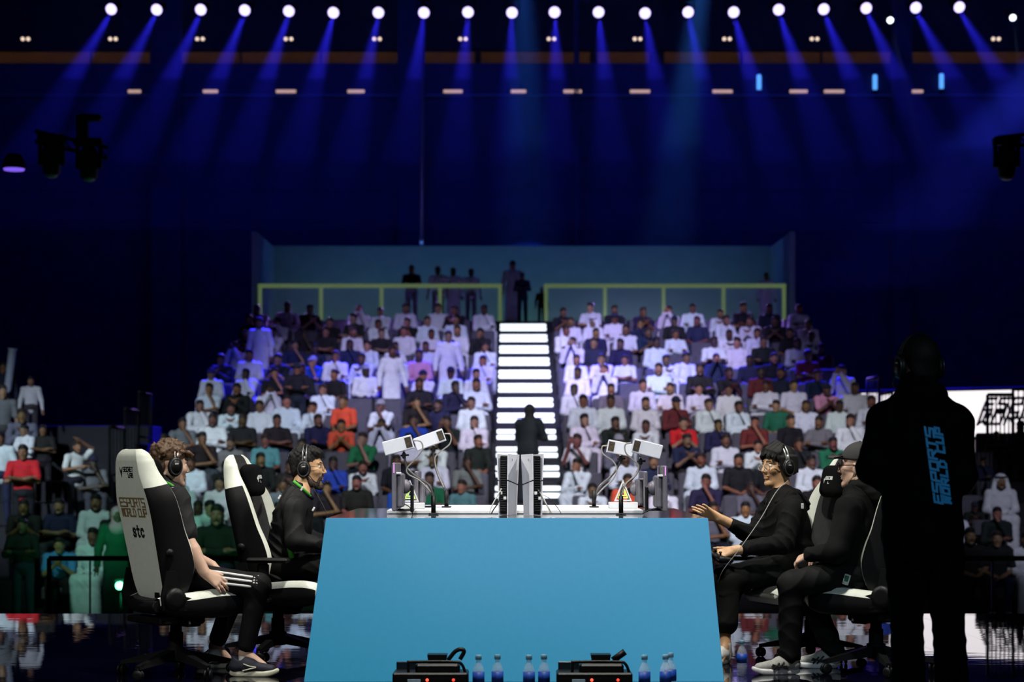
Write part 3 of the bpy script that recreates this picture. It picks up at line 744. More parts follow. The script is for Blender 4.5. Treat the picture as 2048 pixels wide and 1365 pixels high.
face_camera((1293, 898), 11.94, math.radians(-14), 0.172, 0.078, -1, (1281, 924), [(1277, 940), (1265, 957), (1246, 975), (1241, 1000), (1242, 1030)], [(1262, 886), (1250, 890), (1251, 906), (1265, 920), (1276, 932), (1272, 950), (1252, 968), (1243, 990)], 'white boxed camera on a gooseneck, nearer one by the right-hand monitors')
face_camera((1240, 897), 12.7, math.radians(-11), 0.16, 0.076, -1, (1241, 919), [(1234, 937), (1220, 955), (1198, 975), (1190, 1000), (1188, 1030)], [(1214, 892), (1204, 894), (1206, 908), (1225, 922), (1233, 938), (1226, 958), (1205, 978), (1194, 990)], 'white boxed camera on a gooseneck, farther one by the right-hand monitors')
def trophy(px, Y, sc, label):
    c = P(px, 1018, Y); t = empty('triangle_trophy', (c[0], Y, TZ + 0.0235)); tag(t, label, 'trophy', 'triangle trophies')
    MB().box((0, 0, 0.019), (0.18 * sc, 0.1, 0.038), 0.003).build('plinth', M_WHITE, t)
    z = 0.038
    def tri(s, th, o, m_, nm):
        a = [(-.055 * s, 0.006 + o), (.055 * s, 0.006 + o), (0, .006 + o + .135 * s)]; ci = (0, .006 + o + .045 * s)
        i_ = [(ci[0] + (q[0] - ci[0]) * th, ci[1] + (q[1] - ci[1]) * th) for q in a]
        mb = MB()
        for k in range(3):
            k2 = (k + 1) % 3; mb.prism([a[k], a[k2], i_[k2], i_[k]], (0, -.015, z), (1, 0, 0), (0, 0, 1), (0, .03, 0))
        mb.build(nm, m_, t)
    tri(1.0 * sc, .78, 0, M_WHITE, 'outer_frame'); tri(.62 * sc, .72, .018, mat('lime_led', (.6, .8, .2), .4, emit=srgb(190, 215, 90), es=0.7), 'inner_frame'); tri(.34 * sc, .6, .032, MATS['lime_led'], 'core_frame')
    return t
trophy(1246, 12.5, 1.0, 'white triangle trophy with glowing lime inlay in front of the right-hand monitors')
trophy(820, 12.3, 1.0, 'white triangle trophy with glowing lime inlay, half hidden by the left-hand monitor')
cable('cable', [P(805, 1008, 12.0), P(818, 1014, 12.0), P(826, 1029, 12.0)], 0.003, M_BCABLE, 'black cable below the nearer left-hand monitor')
cable('cable', [P(1322, 1016, 11.8), P(1300, 1020, 11.8), P(1285, 1028, 11.8)], 0.004, M_BCABLE, 'black cable below the nearer right-hand monitor')

# things on the floor in front of the table
M_PET = mat('clear_bottle', (0.8, 0.9, 1.0), 0.08, alpha=0.28)
M_LABEL = mat('blue_label', srgb(20, 70, 170), 0.5, var=0.3, scale=60)
def bottle(px, Y, ht, label, grp='water bottles in front of the table'):
    X = P(px, 0, Y)[0]; t = empty('water_bottle', (X, Y, 0.001)); tag(t, label, 'bottle', grp); r = 0.031
    MB().lathe([(r * .8, 0), (r, .008), (r, ht * .28), (r * .94, ht * .32), (r, ht * .36), (r, ht * .62), (r * .75, ht * .74), (.013, ht * .84), (.0125, ht * .9)], 16).build('bottle_body', M_PET, t)
    MB().lathe([(r * 1.01, ht * .36), (r * 1.01, ht * .62)], 16).build('label_band', M_LABEL, t)
    MB().lathe([(.0165, ht * .9), (.0165, ht), (.014, ht * 1.01)], 14).build('cap', mat('pale_cap', srgb(120, 165, 190), .5, alpha=.8), t)
    return t
for i, (x, nm) in enumerate(((957, 'first beside the left-hand effects machine'), (995, 'second from the left-hand effects machine'), (1058, 'third along, in the gap between the machines'), (1088, 'fourth along, touching the right-hand effects machine side'), (1289, 'fifth, just past the right-hand effects machine'), (1331, 'sixth along'), (1341, 'last in the row and a little behind'))):
    bottle(x, 10.4 + (0.12 if i == 6 else 0.0) + 0.02 * (i % 2), 0.226, 'clear blue-labelled water bottle before the blue panel, ' + nm)
bottle(1484, 11.55, 0.2, 'water bottle on the floor beside the hooded player\'s shoe', None)
def fx_machine(px, Y, mir, label):
    X = P(px, 0, Y)[0]; t = empty('effects_machine', (X, Y, 0.001)); tag(t, label, 'stage machine', 'black effects machines before the table'); k = Y / F_PX
    MB().box((0, 0, 0.075), (150 * k, 0.2, 0.15), 0.008).build('body', M_BLK, t)
    MB().box((-50 * k, 0.09, 0.16), (42 * k, 0.02, 0.06), 0.003).build('side_panel', mat('smoke_panel', (0.01, 0.02, 0.03), 0.2), t)
    MB().box((14 * k, 0.0, 0.165), (88 * k, 0.16, 0.06), 0.012).build('top_housing', M_BLK, t)
    MB().tube(spline([(-44 * k, -.06, .14), (-44 * k, -.06, .195), (-38 * k, -.06, .203), (45 * k, -.06, .203), (62 * k, -.06, .19), (70 * k, -.06, .14)], 5), 0.008, 8).build('carry_frame', M_BLK, t)
    MB().prism([(-4 * k, .0), (30 * k, .0), (33 * k, .042), (-7 * k, .042)], (0, -.05, .196), (1, 0, 0), (0, 0, 1), (0, .1, 0)).build('hopper', M_BLK, t)
    if not mir: MB().tube(spline([(34 * k, 0, .206), (48 * k, 0, .25), (60 * k, 0, .262), (66 * k, 0, .25), (58 * k, 0, .21)], 6), 0.011, 8).build('lever', M_BLK, t)
    else: MB().tube([(38 * k, 0, .205), (62 * k, 0, .25)], 0.018, 8).build('lever', M_BLK, t)
    MB().box((-32 * k, -.101, .095), (26 * k, .003, .045), 0.001).build('sticker', mat('sticker', srgb(150, 180, 200), .5), t)
    for dx, e in ((-6, 3.0), (46, 1.2)): MB().lathe([(.008, 0), (.008, .004), (.004, .007)], 10, Matrix.Rotation(math.pi / 2, 4, 'X'), (dx * k, -.100, .114)).build('indicator', mat('red_led_%d' % (dx > 0), (.8, .05, .03), .4, emit=(1.0, 0.06, 0.03), es=e), t)
fx_machine(862, 10.35, False, 'black effects machine with red lights and a looped lever, left-hand one')
fx_machine(1188, 10.35, True, 'black effects machine with red lights and a straight lever, right-hand one')
# ------------------------------------------------------------------ gaming chairs (local x = forward, y = left)
M_CW = mat('chair_white', srgb(226, 230, 218), 0.5, var=0.03, bump=0.12, bscale=500)
M_CB = mat('chair_black', (0.005, 0.005, 0.006), 0.5, spec=0.25, bump=0.15, bscale=400)
M_CG = mat('chair_grey', (0.035, 0.035, 0.038), 0.7, spec=0.2, bump=0.2, bscale=600)
M_INK = mat('black_ink', (0.01, 0.01, 0.01), 0.6)
M_TANINK = mat('tan_ink', srgb(130, 110, 75), 0.6)
M_WINK = mat('white_ink', srgb(225, 225, 225), 0.6)
BACK = np.array([(.42, -.100, .17, .03, .05), (.46, -.107, .20, .05, .08), (.54, -.125, .222, .055, .135), (.62, -.142, .230, .055, .165), (.72, -.162, .236, .055, .155), (.82, -.182, .242, .055, .13), (.92, -.202, .250, .055, .12), (1.02, -.226, .25, .055, .11),
                 (1.09, -.241, .228, .055, .09), (1.16, -.255, .192, .055, .06), (1.24, -.268, .170, .05, .045), (1.285, -.274, .150, .04, .03), (1.305, -.276, .105, .02, .012)])
_z = np.concatenate([np.linspace(.42, 1.24, 46), np.linspace(1.245, 1.305, 9)])
_B = np.stack([_z] + [np.interp(_z, BACK[:, 0], BACK[:, i]) for i in range(1, 5)], 1)
for _ in range(4): _B[1:-1, 1:] = (_B[:-2, 1:] + 2 * _B[1:-1, 1:] + _B[2:, 1:]) / 4
def back_frame(z):
    i = np.clip(np.searchsorted(_B[:, 0], z) - 1, 0, len(_B) - 2); r = _B[i] + (_B[i + 1] - _B[i]) * (z - _B[i, 0]) / (_B[i + 1, 0] - _B[i, 0])
    a, c = _B[max(i - 2, 0)], _B[min(i + 3, len(_B) - 1)]
    tg = nrm((c[1] - a[1], 0, c[0] - a[0])); n = np.array((tg[2], 0, -tg[0]))
    return r, n
HALF = lambda w, t, b_: [(0, -t), (.42 * w, -t), (.78 * w, -t * .96), (.90 * w, -t * .72), (.98 * w, -.15 * t), (1.0 * w, .35 * b_), (.965 * w, .9 * b_), (.86 * w, 1.02 * b_), (.72 * w, .6 * b_), (.5 * w, .2 * b_), (0, .1 * b_)]
def ring(z):
    r, n = back_frame(z); h = HALF(*r[2:5]); full = [(y, v) for y, v in h] + [(-y, v) for y, v in h[-2:0:-1]]
    return [(r[1] + n[0] * v, y, z + n[2] * v) for y, v in full]
_RINGS = [ring(z) for z in _z]
def back_piece(segs, zlo, zhi, close=False):
    """surface strips between ring points"""
    mb = MB(); N = 20
    idx = [i for i, z in enumerate(_z) if zlo <= z <= zhi]
    for i, j in zip(idx[:-1], idx[1:]):
        for s in segs:
            s2 = (s + 1) % N; mb.add([_RINGS[i][s], _RINGS[i][s2], _RINGS[j][s2], _RINGS[j][s]], [(0, 1, 2, 3)], True)
    if close: mb.add(_RINGS[idx[-1]], [tuple(range(N))], True)
    return mb
def weld(me):
    import bmesh
    bm = bmesh.new(); bm.from_mesh(me); bmesh.ops.remove_doubles(bm, verts=bm.verts, dist=1e-5); bmesh.ops.recalc_face_normals(bm, faces=bm.faces); bm.to_mesh(me); bm.free(); me.update(); return me
REAR = [0, 1, 18, 19]; SIDE = [2, 3, 4, 5, 14, 15, 16, 17]; TIP = [6, 7, 12, 13]; INNER = [8, 9, 10, 11]
SEAT = np.array([(-.20, .20, .39, .455), (-.12, .25, .355, .475), (0, .265, .345, .485), (.15, .272, .34, .50), (.25, .272, .345, .50), (.32, .264, .365, .485), (.355, .245, .395, .462), (.368, .21, .42, .44)])
_sx = np.linspace(-.20, .368, 34)
_S = np.stack([_sx] + [np.interp(_sx, SEAT[:, 0], SEAT[:, i]) for i in (1, 2, 3)], 1)
for _ in range(2): _S[1:-1, 1:] = (_S[:-2, 1:] + 2 * _S[1:-1, 1:] + _S[2:, 1:]) / 4
def sring(r):
    x, w_, zb_, zt_ = r; h = [(0, zb_), (.8 * w_, zb_), (.96 * w_, zb_ + .02), (w_, (zb_ + zt_) / 2), (.985 * w_, zt_ - .032), (.93 * w_, zt_ + .003), (.78 * w_, zt_ + .008), (.6 * w_, zt_ - .008), (0, zt_ - .014)]
    return [(x, y, z) for y, z in h] + [(x, -y, z) for y, z in h[-2:0:-1]]
_SR = [sring(r) for r in _S]
def seat_piece(segs, cap=False, i0=0, i1=None):
    mb = MB(); N = 16
    for i in range(i0, (len(_SR) if i1 is None else i1) - 1):
        for s in segs: s2 = (s + 1) % N; mb.add([_SR[i][s], _SR[i][s2], _SR[i + 1][s2], _SR[i + 1][s]], [(0, 1, 2, 3)], True)
    if cap: mb.add(_SR[-1 if i0 else 0], [tuple(range(N))], True)
    return mb
ME = {}
ME['back_shell'] = weld(back_piece(REAR, .42, 1.33).mesh('back_shell')); ME['head_shell'] = weld(back_piece(SIDE + TIP, 1.09, 1.33, True).mesh('head_shell'))
ME['side_wing'] = weld(back_piece(SIDE, .42, 1.11).mesh('side_wing')); ME['bolster_trim'] = weld(back_piece(TIP, .42, 1.11).mesh('bolster_trim')); ME['back_pad'] = weld(back_piece(INNER, .42, 1.33).mesh('back_pad'))
ME['seat_base'] = weld(seat_piece([0, 1, 2, 3, 12, 13, 14, 15], True, 0, 31).mesh('seat_base')); ME['seat_front'] = weld(seat_piece([0, 1, 2, 3, 12, 13, 14, 15], True, 30).mesh('seat_front')); ME['seat_trim'] = weld(seat_piece([4, 5, 10, 11]).mesh('seat_trim')); ME['seat_pad'] = weld(seat_piece([6, 7, 8, 9]).mesh('seat_pad'))
ME['base_leg'] = MB().add([(.03, -.034, .095), (.03, .034, .095), (.03, .03, .158), (.03, -.03, .158), (.335, -.018, .062), (.335, .018, .062), (.335, .015, .084), (.335, -.015, .084)], [(0, 1, 2, 3), (7, 6, 5, 4), (0, 4, 5, 1), (1, 5, 6, 2), (2, 6, 7, 3), (3, 7, 4, 0)]).mesh('base_leg')
cm = MB()
for s in (-1, 1): cm.lathe([(.012, -.009), (.027, -.008), (.031, -.003), (.031, .003), (.027, .008), (.012, .009)], 14, Matrix.Rotation(math.pi / 2, 4, 'X'), (0, s * .014, .031))
cm.tube([(0, 0, .03), (0, 0, .07)], .007, 8); ME['caster'] = cm.mesh('caster')
LOGO = [[(0, 1), (.45, .62), (.45, 0), (.3, .35), (.12, .55)], [(1, 1), (.55, .62), (.55, 0), (.7, .35), (.88, .55)]]
def on_back(zc, front=False):
    def fn(u, q):
        r, n = back_frame(zc + q)
        v = r[4] * .13 + .002 if front else -r[3] - .0006
        return ((r[1] + n[0] * v, (u if front else -u), zc + q + n[2] * v), tuple(n if front else -n))
    return fn
def gaming_chair(px, Y, yaw, label, star, arms=(-1, 1), shell_text=True, front_text=False, pillow=True):
    X = P(px, 0, Y)[0]; t = empty('gaming_chair', (X, Y, 0), yaw); tag(t, label, 'chair', 'gaming chairs at the table')
    for a in range(5):
        g = math.radians(star + 72 * a) - yaw
        lg = link('base_leg', ME['base_leg'], M_DARK, t, rot=(0, 0, g)); link('caster', ME['caster'], M_BLK, lg, (.33, 0, 0), (0, 0, .6 * a))
    MB().lathe([(.05, .08), (.058, .11), (.055, .165), (.042, .17), (.042, .25), (.034, .255), (.032, .32)], 16).build('gas_column', M_DARK, t)
    MB().box((.0, 0, .325), (.28, .2, .05), .012).box((-.15, 0, .33), (.12, .42, .04), .01).box((.09, 0, .30), (.1, .1, .04), .01).build('mechanism', M_DARK, t)
    MB().tube([(.06, .1, .335), (.05, .24, .325), (.02, .3, .315)], .008, 6).tube([(-.02, -.1, .335), (-.04, -.24, .325), (-.07, -.3, .315)], .008, 6).build('lever', M_BLK, t)
    for nm, m_ in (('seat_base', M_CB), ('seat_trim', M_CW), ('seat_front', M_CW), ('seat_pad', M_CG)): link(nm, ME[nm], m_, t)
    bs = link('back_shell', ME['back_shell'], M_CW, t)
    for nm, m_ in (('head_shell', M_CW), ('side_wing', M_CB), ('bolster_trim', M_CW), ('back_pad', M_CG)): link(nm, ME[nm], m_, t)
    MB().tube(spline([(-.195, -.17, .415), (-.205, 0, .405), (-.195, .17, .415)], 6), .035, 10).build('back_base', M_CB, t)
    for s in (-1, 1):
        MB().lathe([(.035, -.02), (.06, -.018), (.066, 0), (.06, .018), (.03, .022)], 20, Matrix.Rotation(math.pi / 2, 4, 'X'), (-.14, s * .262, .46)).build('recline_cover', M_BLK, t)
        MB().prism([(-.21, .40), (.06, .385), (.08, .43), (-.10, .48), (-.13, .62), (-.19, .62), (-.22, .48)], (0, s * .245 - .008, 0), (1, 0, 0), (0, 0, 1), (0, .016, 0)).build('side_bracket', M_BLK, t)
        MB().lathe([(.022, -.01), (.026, 0), (.022, .01)], 14, Matrix.Rotation(math.pi / 2, 4, 'X'), (-.165, s * .243, .72)).build('side_knob', M_BLK, t)
        MB().box((-.155, s * .243, .60), (.03, .008, .035), .002).build('side_badge', mat('badge_red', srgb(60, 20, 28), .5), t)
    for s in arms:
        ar = MB().box((.0, s * .315, .50), (.07, .035, .24), .01).box((.0, s * .28, .385), (.08, .1, .03), .008).build('armrest_post', M_BLK, t)
        MB().box((.0, s * .315, .40), (.05, .03, .07), .006).build('post_sleeve', M_CHROME, ar)
        MB().box((.03, s * .31, .64), (.27, .095, .032), .014).build('armrest_pad', M_BLK, ar)
    if pillow:
        r, n = back_frame(1.13); c = np.array((r[1], 0, 1.125)) + n * .085
        A_ = lambda y_, q_: np.array((-n[2] * -1 * q_ * .0 + -.22 * q_, y_, q_))
        pw = sculpt('head_pillow', [cone(c + A_(-.075, q), c + A_(.075, q), .046, k=.02) for q in (-.058, -.02, .02, .058)], .007, mat('pillow_black', (0.003, 0.003, 0.0035), 0.95, bump=.2, bscale=300, spec=.1), t)
        pc = c + n * .047
        def pf(u, q, z0): return ((pc[0] + n[0] * (.002 - 2.2 * u * u) - .25 * q, u, pc[2] + z0 + q), tuple(n))
        for tx, z0, u0 in (('SECRET', .004, -.02), ('LAB', -.022, .004)):
            pl, wd = lettering(tx, .018, .004, .8, .75); text_mesh(pl, lambda u, q: pf(u + u0, q, z0), .003).build('lettering', M_WINK, pw)
        pl = [[(u * .026 - .054, q * .04 - .02) for u, q in g] for g in LOGO]; text_mesh(pl, lambda u, q: pf(u, q, 0.0), .003).build('logo', M_WINK, pw)
    if shell_text:
        pl = [[(u * .036 - .085, q * .058) for u, q in g] for g in LOGO]; text_mesh(pl, on_back(1.155), .0012).build('logo', M_INK, bs)
        for tx, z, u0, hh, st_, m_, asp in (('SECRET', 1.188, -.04, .023, .0055, M_INK, .72), ('LAB', 1.155, .016, .023, .0055, M_INK, .72), ('ESPORTS', .992, -.150, .046, .0085, M_TANINK, .86), ('WORLD CUP', .936, -.148, .042, .0085, M_TANINK, .70), ('stc', .82, -.055, .058, .014, M_INK, .62)):
            pl, wd = lettering(tx, hh, st_, .7, asp); text_mesh(pl, lambda u, q: on_back(z)(u + u0, q), .0012).build('lettering', m_, bs)
        MB().box((-.170, -.095, .475), (.004, .05, .032)).build('care_patch', M_CB, bs)
    if front_text:
        pl, wd = lettering('stc', .05, .011, .7, .62); text_mesh(pl, lambda u, q: on_back(1.0, True)(u + .03, q), .002).build('lettering', M_WINK, t)
    return t
# each chair faces the table
gaming_chair(352, 11.53, math.radians(37), 'white-backed gaming chair turned away, tan and black lettering on its shell', 24, arms=(1,))
C2 = gaming_chair(556, 12.62, math.radians(-10), 'black gaming chair with white trim and head pillow behind the bearded player', 40, shell_text=False)
C2.scale = (1, 1, .978)
C3 = gaming_chair(1622, 12.5, math.radians(180 + 21), 'black gaming chair with lettered head pillow behind the hooded player', 10, shell_text=False, front_text=True)
C3.scale = (1, 1, .972)
C4 = gaming_chair(1752, 11.74, math.radians(180 - 32), 'black gaming chair with white piping under the player in the cap', 200, arms=(-1,), shell_text=False)
# ------------------------------------------------------------------ people at the table
SKIN_L = mat('skin_light', srgb(206, 168, 146), 0.5, var=0.06, scale=25, bump=0.05, bscale=300)
SKIN_M = mat('skin_tan', srgb(205, 160, 120), 0.5, var=0.06, scale=25, bump=0.05, bscale=300)
M_HOOD = mat('black_hoodie', (0.0045, 0.0045, 0.005), 0.85, var=0.2, scale=60, bump=0.25, bscale=500, spec=0.15)
M_JACKET = mat('black_track', (0.008, 0.008, 0.0095), 0.66, spec=0.22, var=0.15, bump=0.15, bscale=250)
M_TEE = mat('black_tee', (0.017, 0.017, 0.019), 0.8, spec=0.2, var=0.15, bump=0.2, bscale=300)
M_PANTS = mat('black_pants', (0.0045, 0.0045, 0.005), 0.75, spec=0.2, var=0.2, bump=0.2, bscale=300)
M_SHADE = mat('black_cloth_shade', (0.0026, 0.0026, 0.003), 0.95, spec=0.05, var=0.2, bump=0.2, bscale=300)  # black cloth with the standing man's shade put into its colour
M_GREEN = mat('lime_strap', srgb(52, 150, 34), 0.6)
HAIR_BR = mat('brown_hair', srgb(84, 60, 40), 0.55, var=0.45, scale=90, bump=0.6, bscale=220)
HAIR_BK = mat('black_hair', (0.008, 0.007, 0.007), 0.6, spec=0.25, var=0.4, scale=120, bump=0.7, bscale=260)
M_EYE = mat('eye_white', srgb(220, 215, 210), 0.25); M_IRIS = mat('iris', (0.01, 0.007, 0.005), 0.2)

class Head:
    def __init__(s, C, f, up=(0, 0, 1), sc=1.0):
        s.C = np.asarray(C, float); s.f = nrm(f); s.l = nrm(np.cross(up, s.f)); s.u = np.cross(s.f, s.l); s.sc = sc; s.R = np.stack([s.f, s.l, s.u])
    def __call__(s, x, y, z): return s.C + s.sc * (s.f * x + s.l * y + s.u * z)
    def e(s, x, y, z, rx, ry, rz, k=.015, op='u'): return ell(s(x, y, z), np.array((rx, ry, rz)) * s.sc, s.R, k, op)
    def prims(s, neck, fine=True):
        p = [s.e(-.015, 0, .04, .097, .075, .086), s.e(.028, 0, -.02, .068, .064, .086, .02)]
        for q in (-1, 1): p.append(cone(s(.0, q * .042, -.06), s(.068, q * .017, -.097), .026 * s.sc, .017 * s.sc, .028))
        p += [s.e(.08, 0, -.096, .017, .021, .016, .02), s.e(.077, 0, .036, .016, .05, .013, .015)]
        if fine:
            p += [cone(s(.09, 0, .022), s(.111, 0, -.018), .0085 * s.sc, .0115 * s.sc, .011)]
            for q in (-1, 1): p += [s.e(.101, q * .012, -.024, .009, .008, .0075, .006), s.e(.064, q * .042, -.014, .022, .02, .02, .02)]
            p += [s.e(.091, 0, -.050, .0115, .024, .0062, .006), s.e(.0905, 0, -.063, .0115, .021, .0068, .006)]
            p.append(cone(s(.106, -.018, -.0565), s(.106, .018, -.0565), .0035, k=.004, op='s'))
            for q in (-1, 1): p.append(s.e(.100, q * .033, .012, .017, .018, .0105, .012, 's'))
        else: p += [cone(s(.09, 0, .022), s(.112, 0, -.018), .012 * s.sc, .015 * s.sc, .012)]
        for q in (-1, 1): p.append(s.e(-.012, q * .076, -.006, .021, .009, .031, .008))
        p.append(cone(s(-.022, 0, -.05), neck, .052 * s.sc, .058 * s.sc, .03))
        return p
    def eyes(s, body):
        for q in (-1, 1):
            c = s(.0755, q * .032, .012)
            e = sculpt('eye', [ell(c, (.0125,) * 3)], .003, M_EYE, body)
            sculpt('iris', [ell(s(.0845, q * .032, .0115), (.0052,) * 3)], .002, M_IRIS, e)
            sculpt('eyebrow', [cone(s(.092, q * .014, .037), s(.084, q * .045, .041), .0042, .003)], .0022, HAIR_BK, body)

def hand(wr, d, n, thumb, curls, spread=.0, L_=1.0, thumb_open=.8, finger_lift=None):
    """palm and five fingers; d = finger direction, n = palm normal, thumb = +1/-1 side of n x d"""
    d = nrm(d); n = nrm(np.asarray(n, float) - d * np.dot(n, d)); t = nrm(np.cross(n, d)) * thumb
    wr = np.asarray(wr, float); p = [cone(wr - d * .02, wr + d * .03, .024, .026, .012, flat=(n, .72))]
    lens = [.072, .080, .074, .058]; off = [.030, .010, -.010, -.029]
    for i in range(4):
        kn = wr + d * (.095 - .004 * abs(i - 1)) * L_ + t * off[i]
        p.append(cone(wr + d * .02 + t * off[i] * .55, kn, .0155, .0115, .014))
        fd = nrm(d + t * spread * (1.5 - i) * .4 + (0 if finger_lift is None else -n * finger_lift[i])); a = kn; ang = 0
        for q, fr in enumerate((.45, .31, .24)):
            ang += curls[i] * (.8, 1.0, .7)[q]
            dd = fd * math.cos(ang) + n * math.sin(ang); b_ = a + dd * lens[i] * fr * 1.08 * L_
            p.append(cone(a, b_, .0094 - .0009 * q, .0085 - .0009 * q, .004)); a = b_
    a = wr + d * .028 + t * .024; td = nrm(d * (1 - thumb_open * .5) + t * thumb_open + n * .25)
    b_ = a + td * .042; p.append(cone(a, b_, .0145, .0115, .012)); c = b_ + nrm(td + d * .5) * .032; p.append(cone(b_, c, .0105, .0095, .004)); p.append(cone(c, c + nrm(td + d * .7) * .024, .0095, .0075, .004))
    return p

def shoe(parent, heel, toe, mu, ms, ml, accent=None, L_=.285):
    """upper, sole and laces; heel and toe are floor points"""
    heel = np.asarray(heel, float); toe = np.asarray(toe, float); d = toe - heel; d[2] = 0; d = nrm(d); l = np.array((-d[1], d[0], 0)); u = np.array((0, 0, 1.)); z0 = heel[2]
    def q(x, y, z): return heel + d * x * L_ + l * y + u * z
    up = sculpt('shoe', [cone(q(.14, 0, .055), q(.34, 0, .06), .037, .038, .02), cone(q(.34, 0, .058), q(.84, 0, .037), .039, .029, .02, flat=(l, 1.12)), cone(q(.12, 0, .06), q(.15, 0, .085), .035, .036, .015), cone(q(.3, 0, .085), q(.45, 0, .075), .028, .026, .02), cone(q(.2, 0, .105), q(.2, 0, .14), .03, .03, .005, op='s'), half(q(.5, 0, .018), -u, .004)], .0045, mu, parent)
    rg = []
    for z, s_ in ((.0005, .93), (.006, 1.0), (.022, 1.0), (.03, .95)):
        rr = []
        for i in range(28):
            a = 2 * math.pi * i / 28; x = .5 + .5 * math.cos(a) * s_; wd = (.036 + .011 * np.clip((x - .3) * 2, 0, 1)) * s_
            lift = .018 * max(0, x - .78) / .22 + .006 * max(0, .12 - x) / .12
            rr.append(q(x, math.copysign(abs(math.sin(a)) ** .75, math.sin(a)) * wd, z + lift))
        rg.append(rr)
    mb = MB(); n = 28
    for a, b_ in zip(rg[:-1], rg[1:]):
        for i in range(n): mb.add([a[i], a[(i + 1) % n], b_[(i + 1) % n], b_[i]], [(0, 1, 2, 3)], True)
    mb.add(rg[0], [tuple(range(n))[::-1]]); mb.add(rg[-1], [tuple(range(n))])
    so = mb.mesh('sole'); link('sole', weld(so), ms, up)
    lc = MB()
    for i in range(4): x = .36 + .07 * i; lc.tube(spline([q(x, -.028, .078 - .016 * i * .6), q(x + .02, 0, .101 - .012 * i), q(x, .028, .078 - .016 * i * .6)], 4), .0035, 6)
    lc.build('laces', ml, up)
    if accent:
        for s_ in (-1, 1):
            if accent[1] == 'swoosh': mb = MB().tube(spline([q(.30, s_ * .047, .075), q(.42, s_ * .048, .062), q(.55, s_ * .0475, .055), q(.42, s_ * .049, .045), q(.28, s_ * .0475, .035)], 5), [.004] * 21, 6)
            else: mb = MB().tube([q(.36, s_ * .046, .075), q(.50, s_ * .048, .030)], .005, 6).tube([q(.46, s_ * .045, .070), q(.58, s_ * .046, .030)], .005, 6).tube([q(.60, s_ * .044, .060), q(.28, s_ * .047, .035)], .005, 6).tube([q(.62, s_ * .043, .05), q(.30, s_ * .047, .05)], .004, 6)
            mb.build('side_stripe', accent[0], up)
    return up

def headset(H, label, mic=True, band=M_METAL, cup=M_BLK, owner=None, pad=.004):
    t = empty('headset', H(0, 0, 0)); tag(t, label, 'headset', 'black gaming headsets'); o = H.C
    def W(x, y, z): return tuple(H(x, y, z) - o)
    top = .148
    arc = [W(-.004 - .006 * math.sin(a), .098 * math.cos(a), .02 + (top - .02) * math.sin(a)) for a in np.linspace(.12, math.pi - .12, 25)]
    arc2 = [W(-.004, .09 * math.cos(a), .015 + (top - .03) * math.sin(a)) for a in np.linspace(.25, math.pi - .25, 19)]
    bd = MB()
    for s_ in (-1, 1): bd.tube([Vector(p) + Vector(H.f * .011 * s_) for p in arc], .0042, 8)
    bd.build('headband', band, t)
    mb = MB()
    for a, b_ in zip(arc2[:-1], arc2[1:]):
        f = Vector(H.f * .018); a, b_ = Vector(a), Vector(b_); up = Vector(H.u * .004)
        mb.add([a - f, a + f, b_ + f, b_ - f, a - f + up, a + f + up, b_ + f + up, b_ - f + up], [(0, 1, 2, 3), (4, 5, 6, 7), (0, 3, 7, 4), (1, 2, 6, 5)], True)
    mb.build('head_cushion', cup, t)
    for s_ in (-1, 1):
        ax = Vector(H.l * s_); M_ = Matrix((( *H.f,), (*np.cross(H.l * s_, H.f),), (*(H.l * s_),))).transposed().to_4x4() @ Matrix.Diagonal((.98, 1.26, 1, 1))
        c = Vector(W(-.008, s_ * (.082 + pad), -.004))
        e = MB().lathe([(.03, -.008), (.044, -.006), (.047, .004), (.044, .014), (.038, .018)], 24, M_, c).build('ear_cup', cup, t)
        MB().lathe([(.040, .016), (.041, .020), (.037, .024), (.034, .022)], 24, M_, c).build('cup_ring', mat('dark_steel', (.09, .09, .1), .35, .8), e)
        MB().lathe([(.034, .018), (.033, .022), (.001, .0235)], 20, M_, c).build('cup_plate', cup, e)
        mk = c + Vector(H.l * s_ * .024) + Vector(H.u * .016); f = Vector(H.f)
        MB().add([mk - f * .011 - Vector(H.u) * .003, mk + f * .011 - Vector(H.u) * .0, mk + f * .011 + Vector(H.u) * .005, mk - f * .011 + Vector(H.u) * .002], [(0, 1, 2, 3)]).build('badge', M_WINK, e)
        MB().tube([c + Vector(H.u * .04), W(-.004, s_ * .1, .055), W(-.004, s_ * .097, .075)], .007, 8).build('slider', band, e)
    if mic:
        s_ = mic
        MB().tube(spline([W(.02, s_ * .1, -.03), W(.06, s_ * .095, -.075), W(.1, s_ * .07, -.085), W(.135, s_ * .045, -.08)], 5), .003, 6).build('microphone_boom', cup, t)
        MB().tube([W(.128, s_ * .05, -.081), W(.145, s_ * .036, -.079)], .0065, 8).build('microphone', cup, t)
    return t

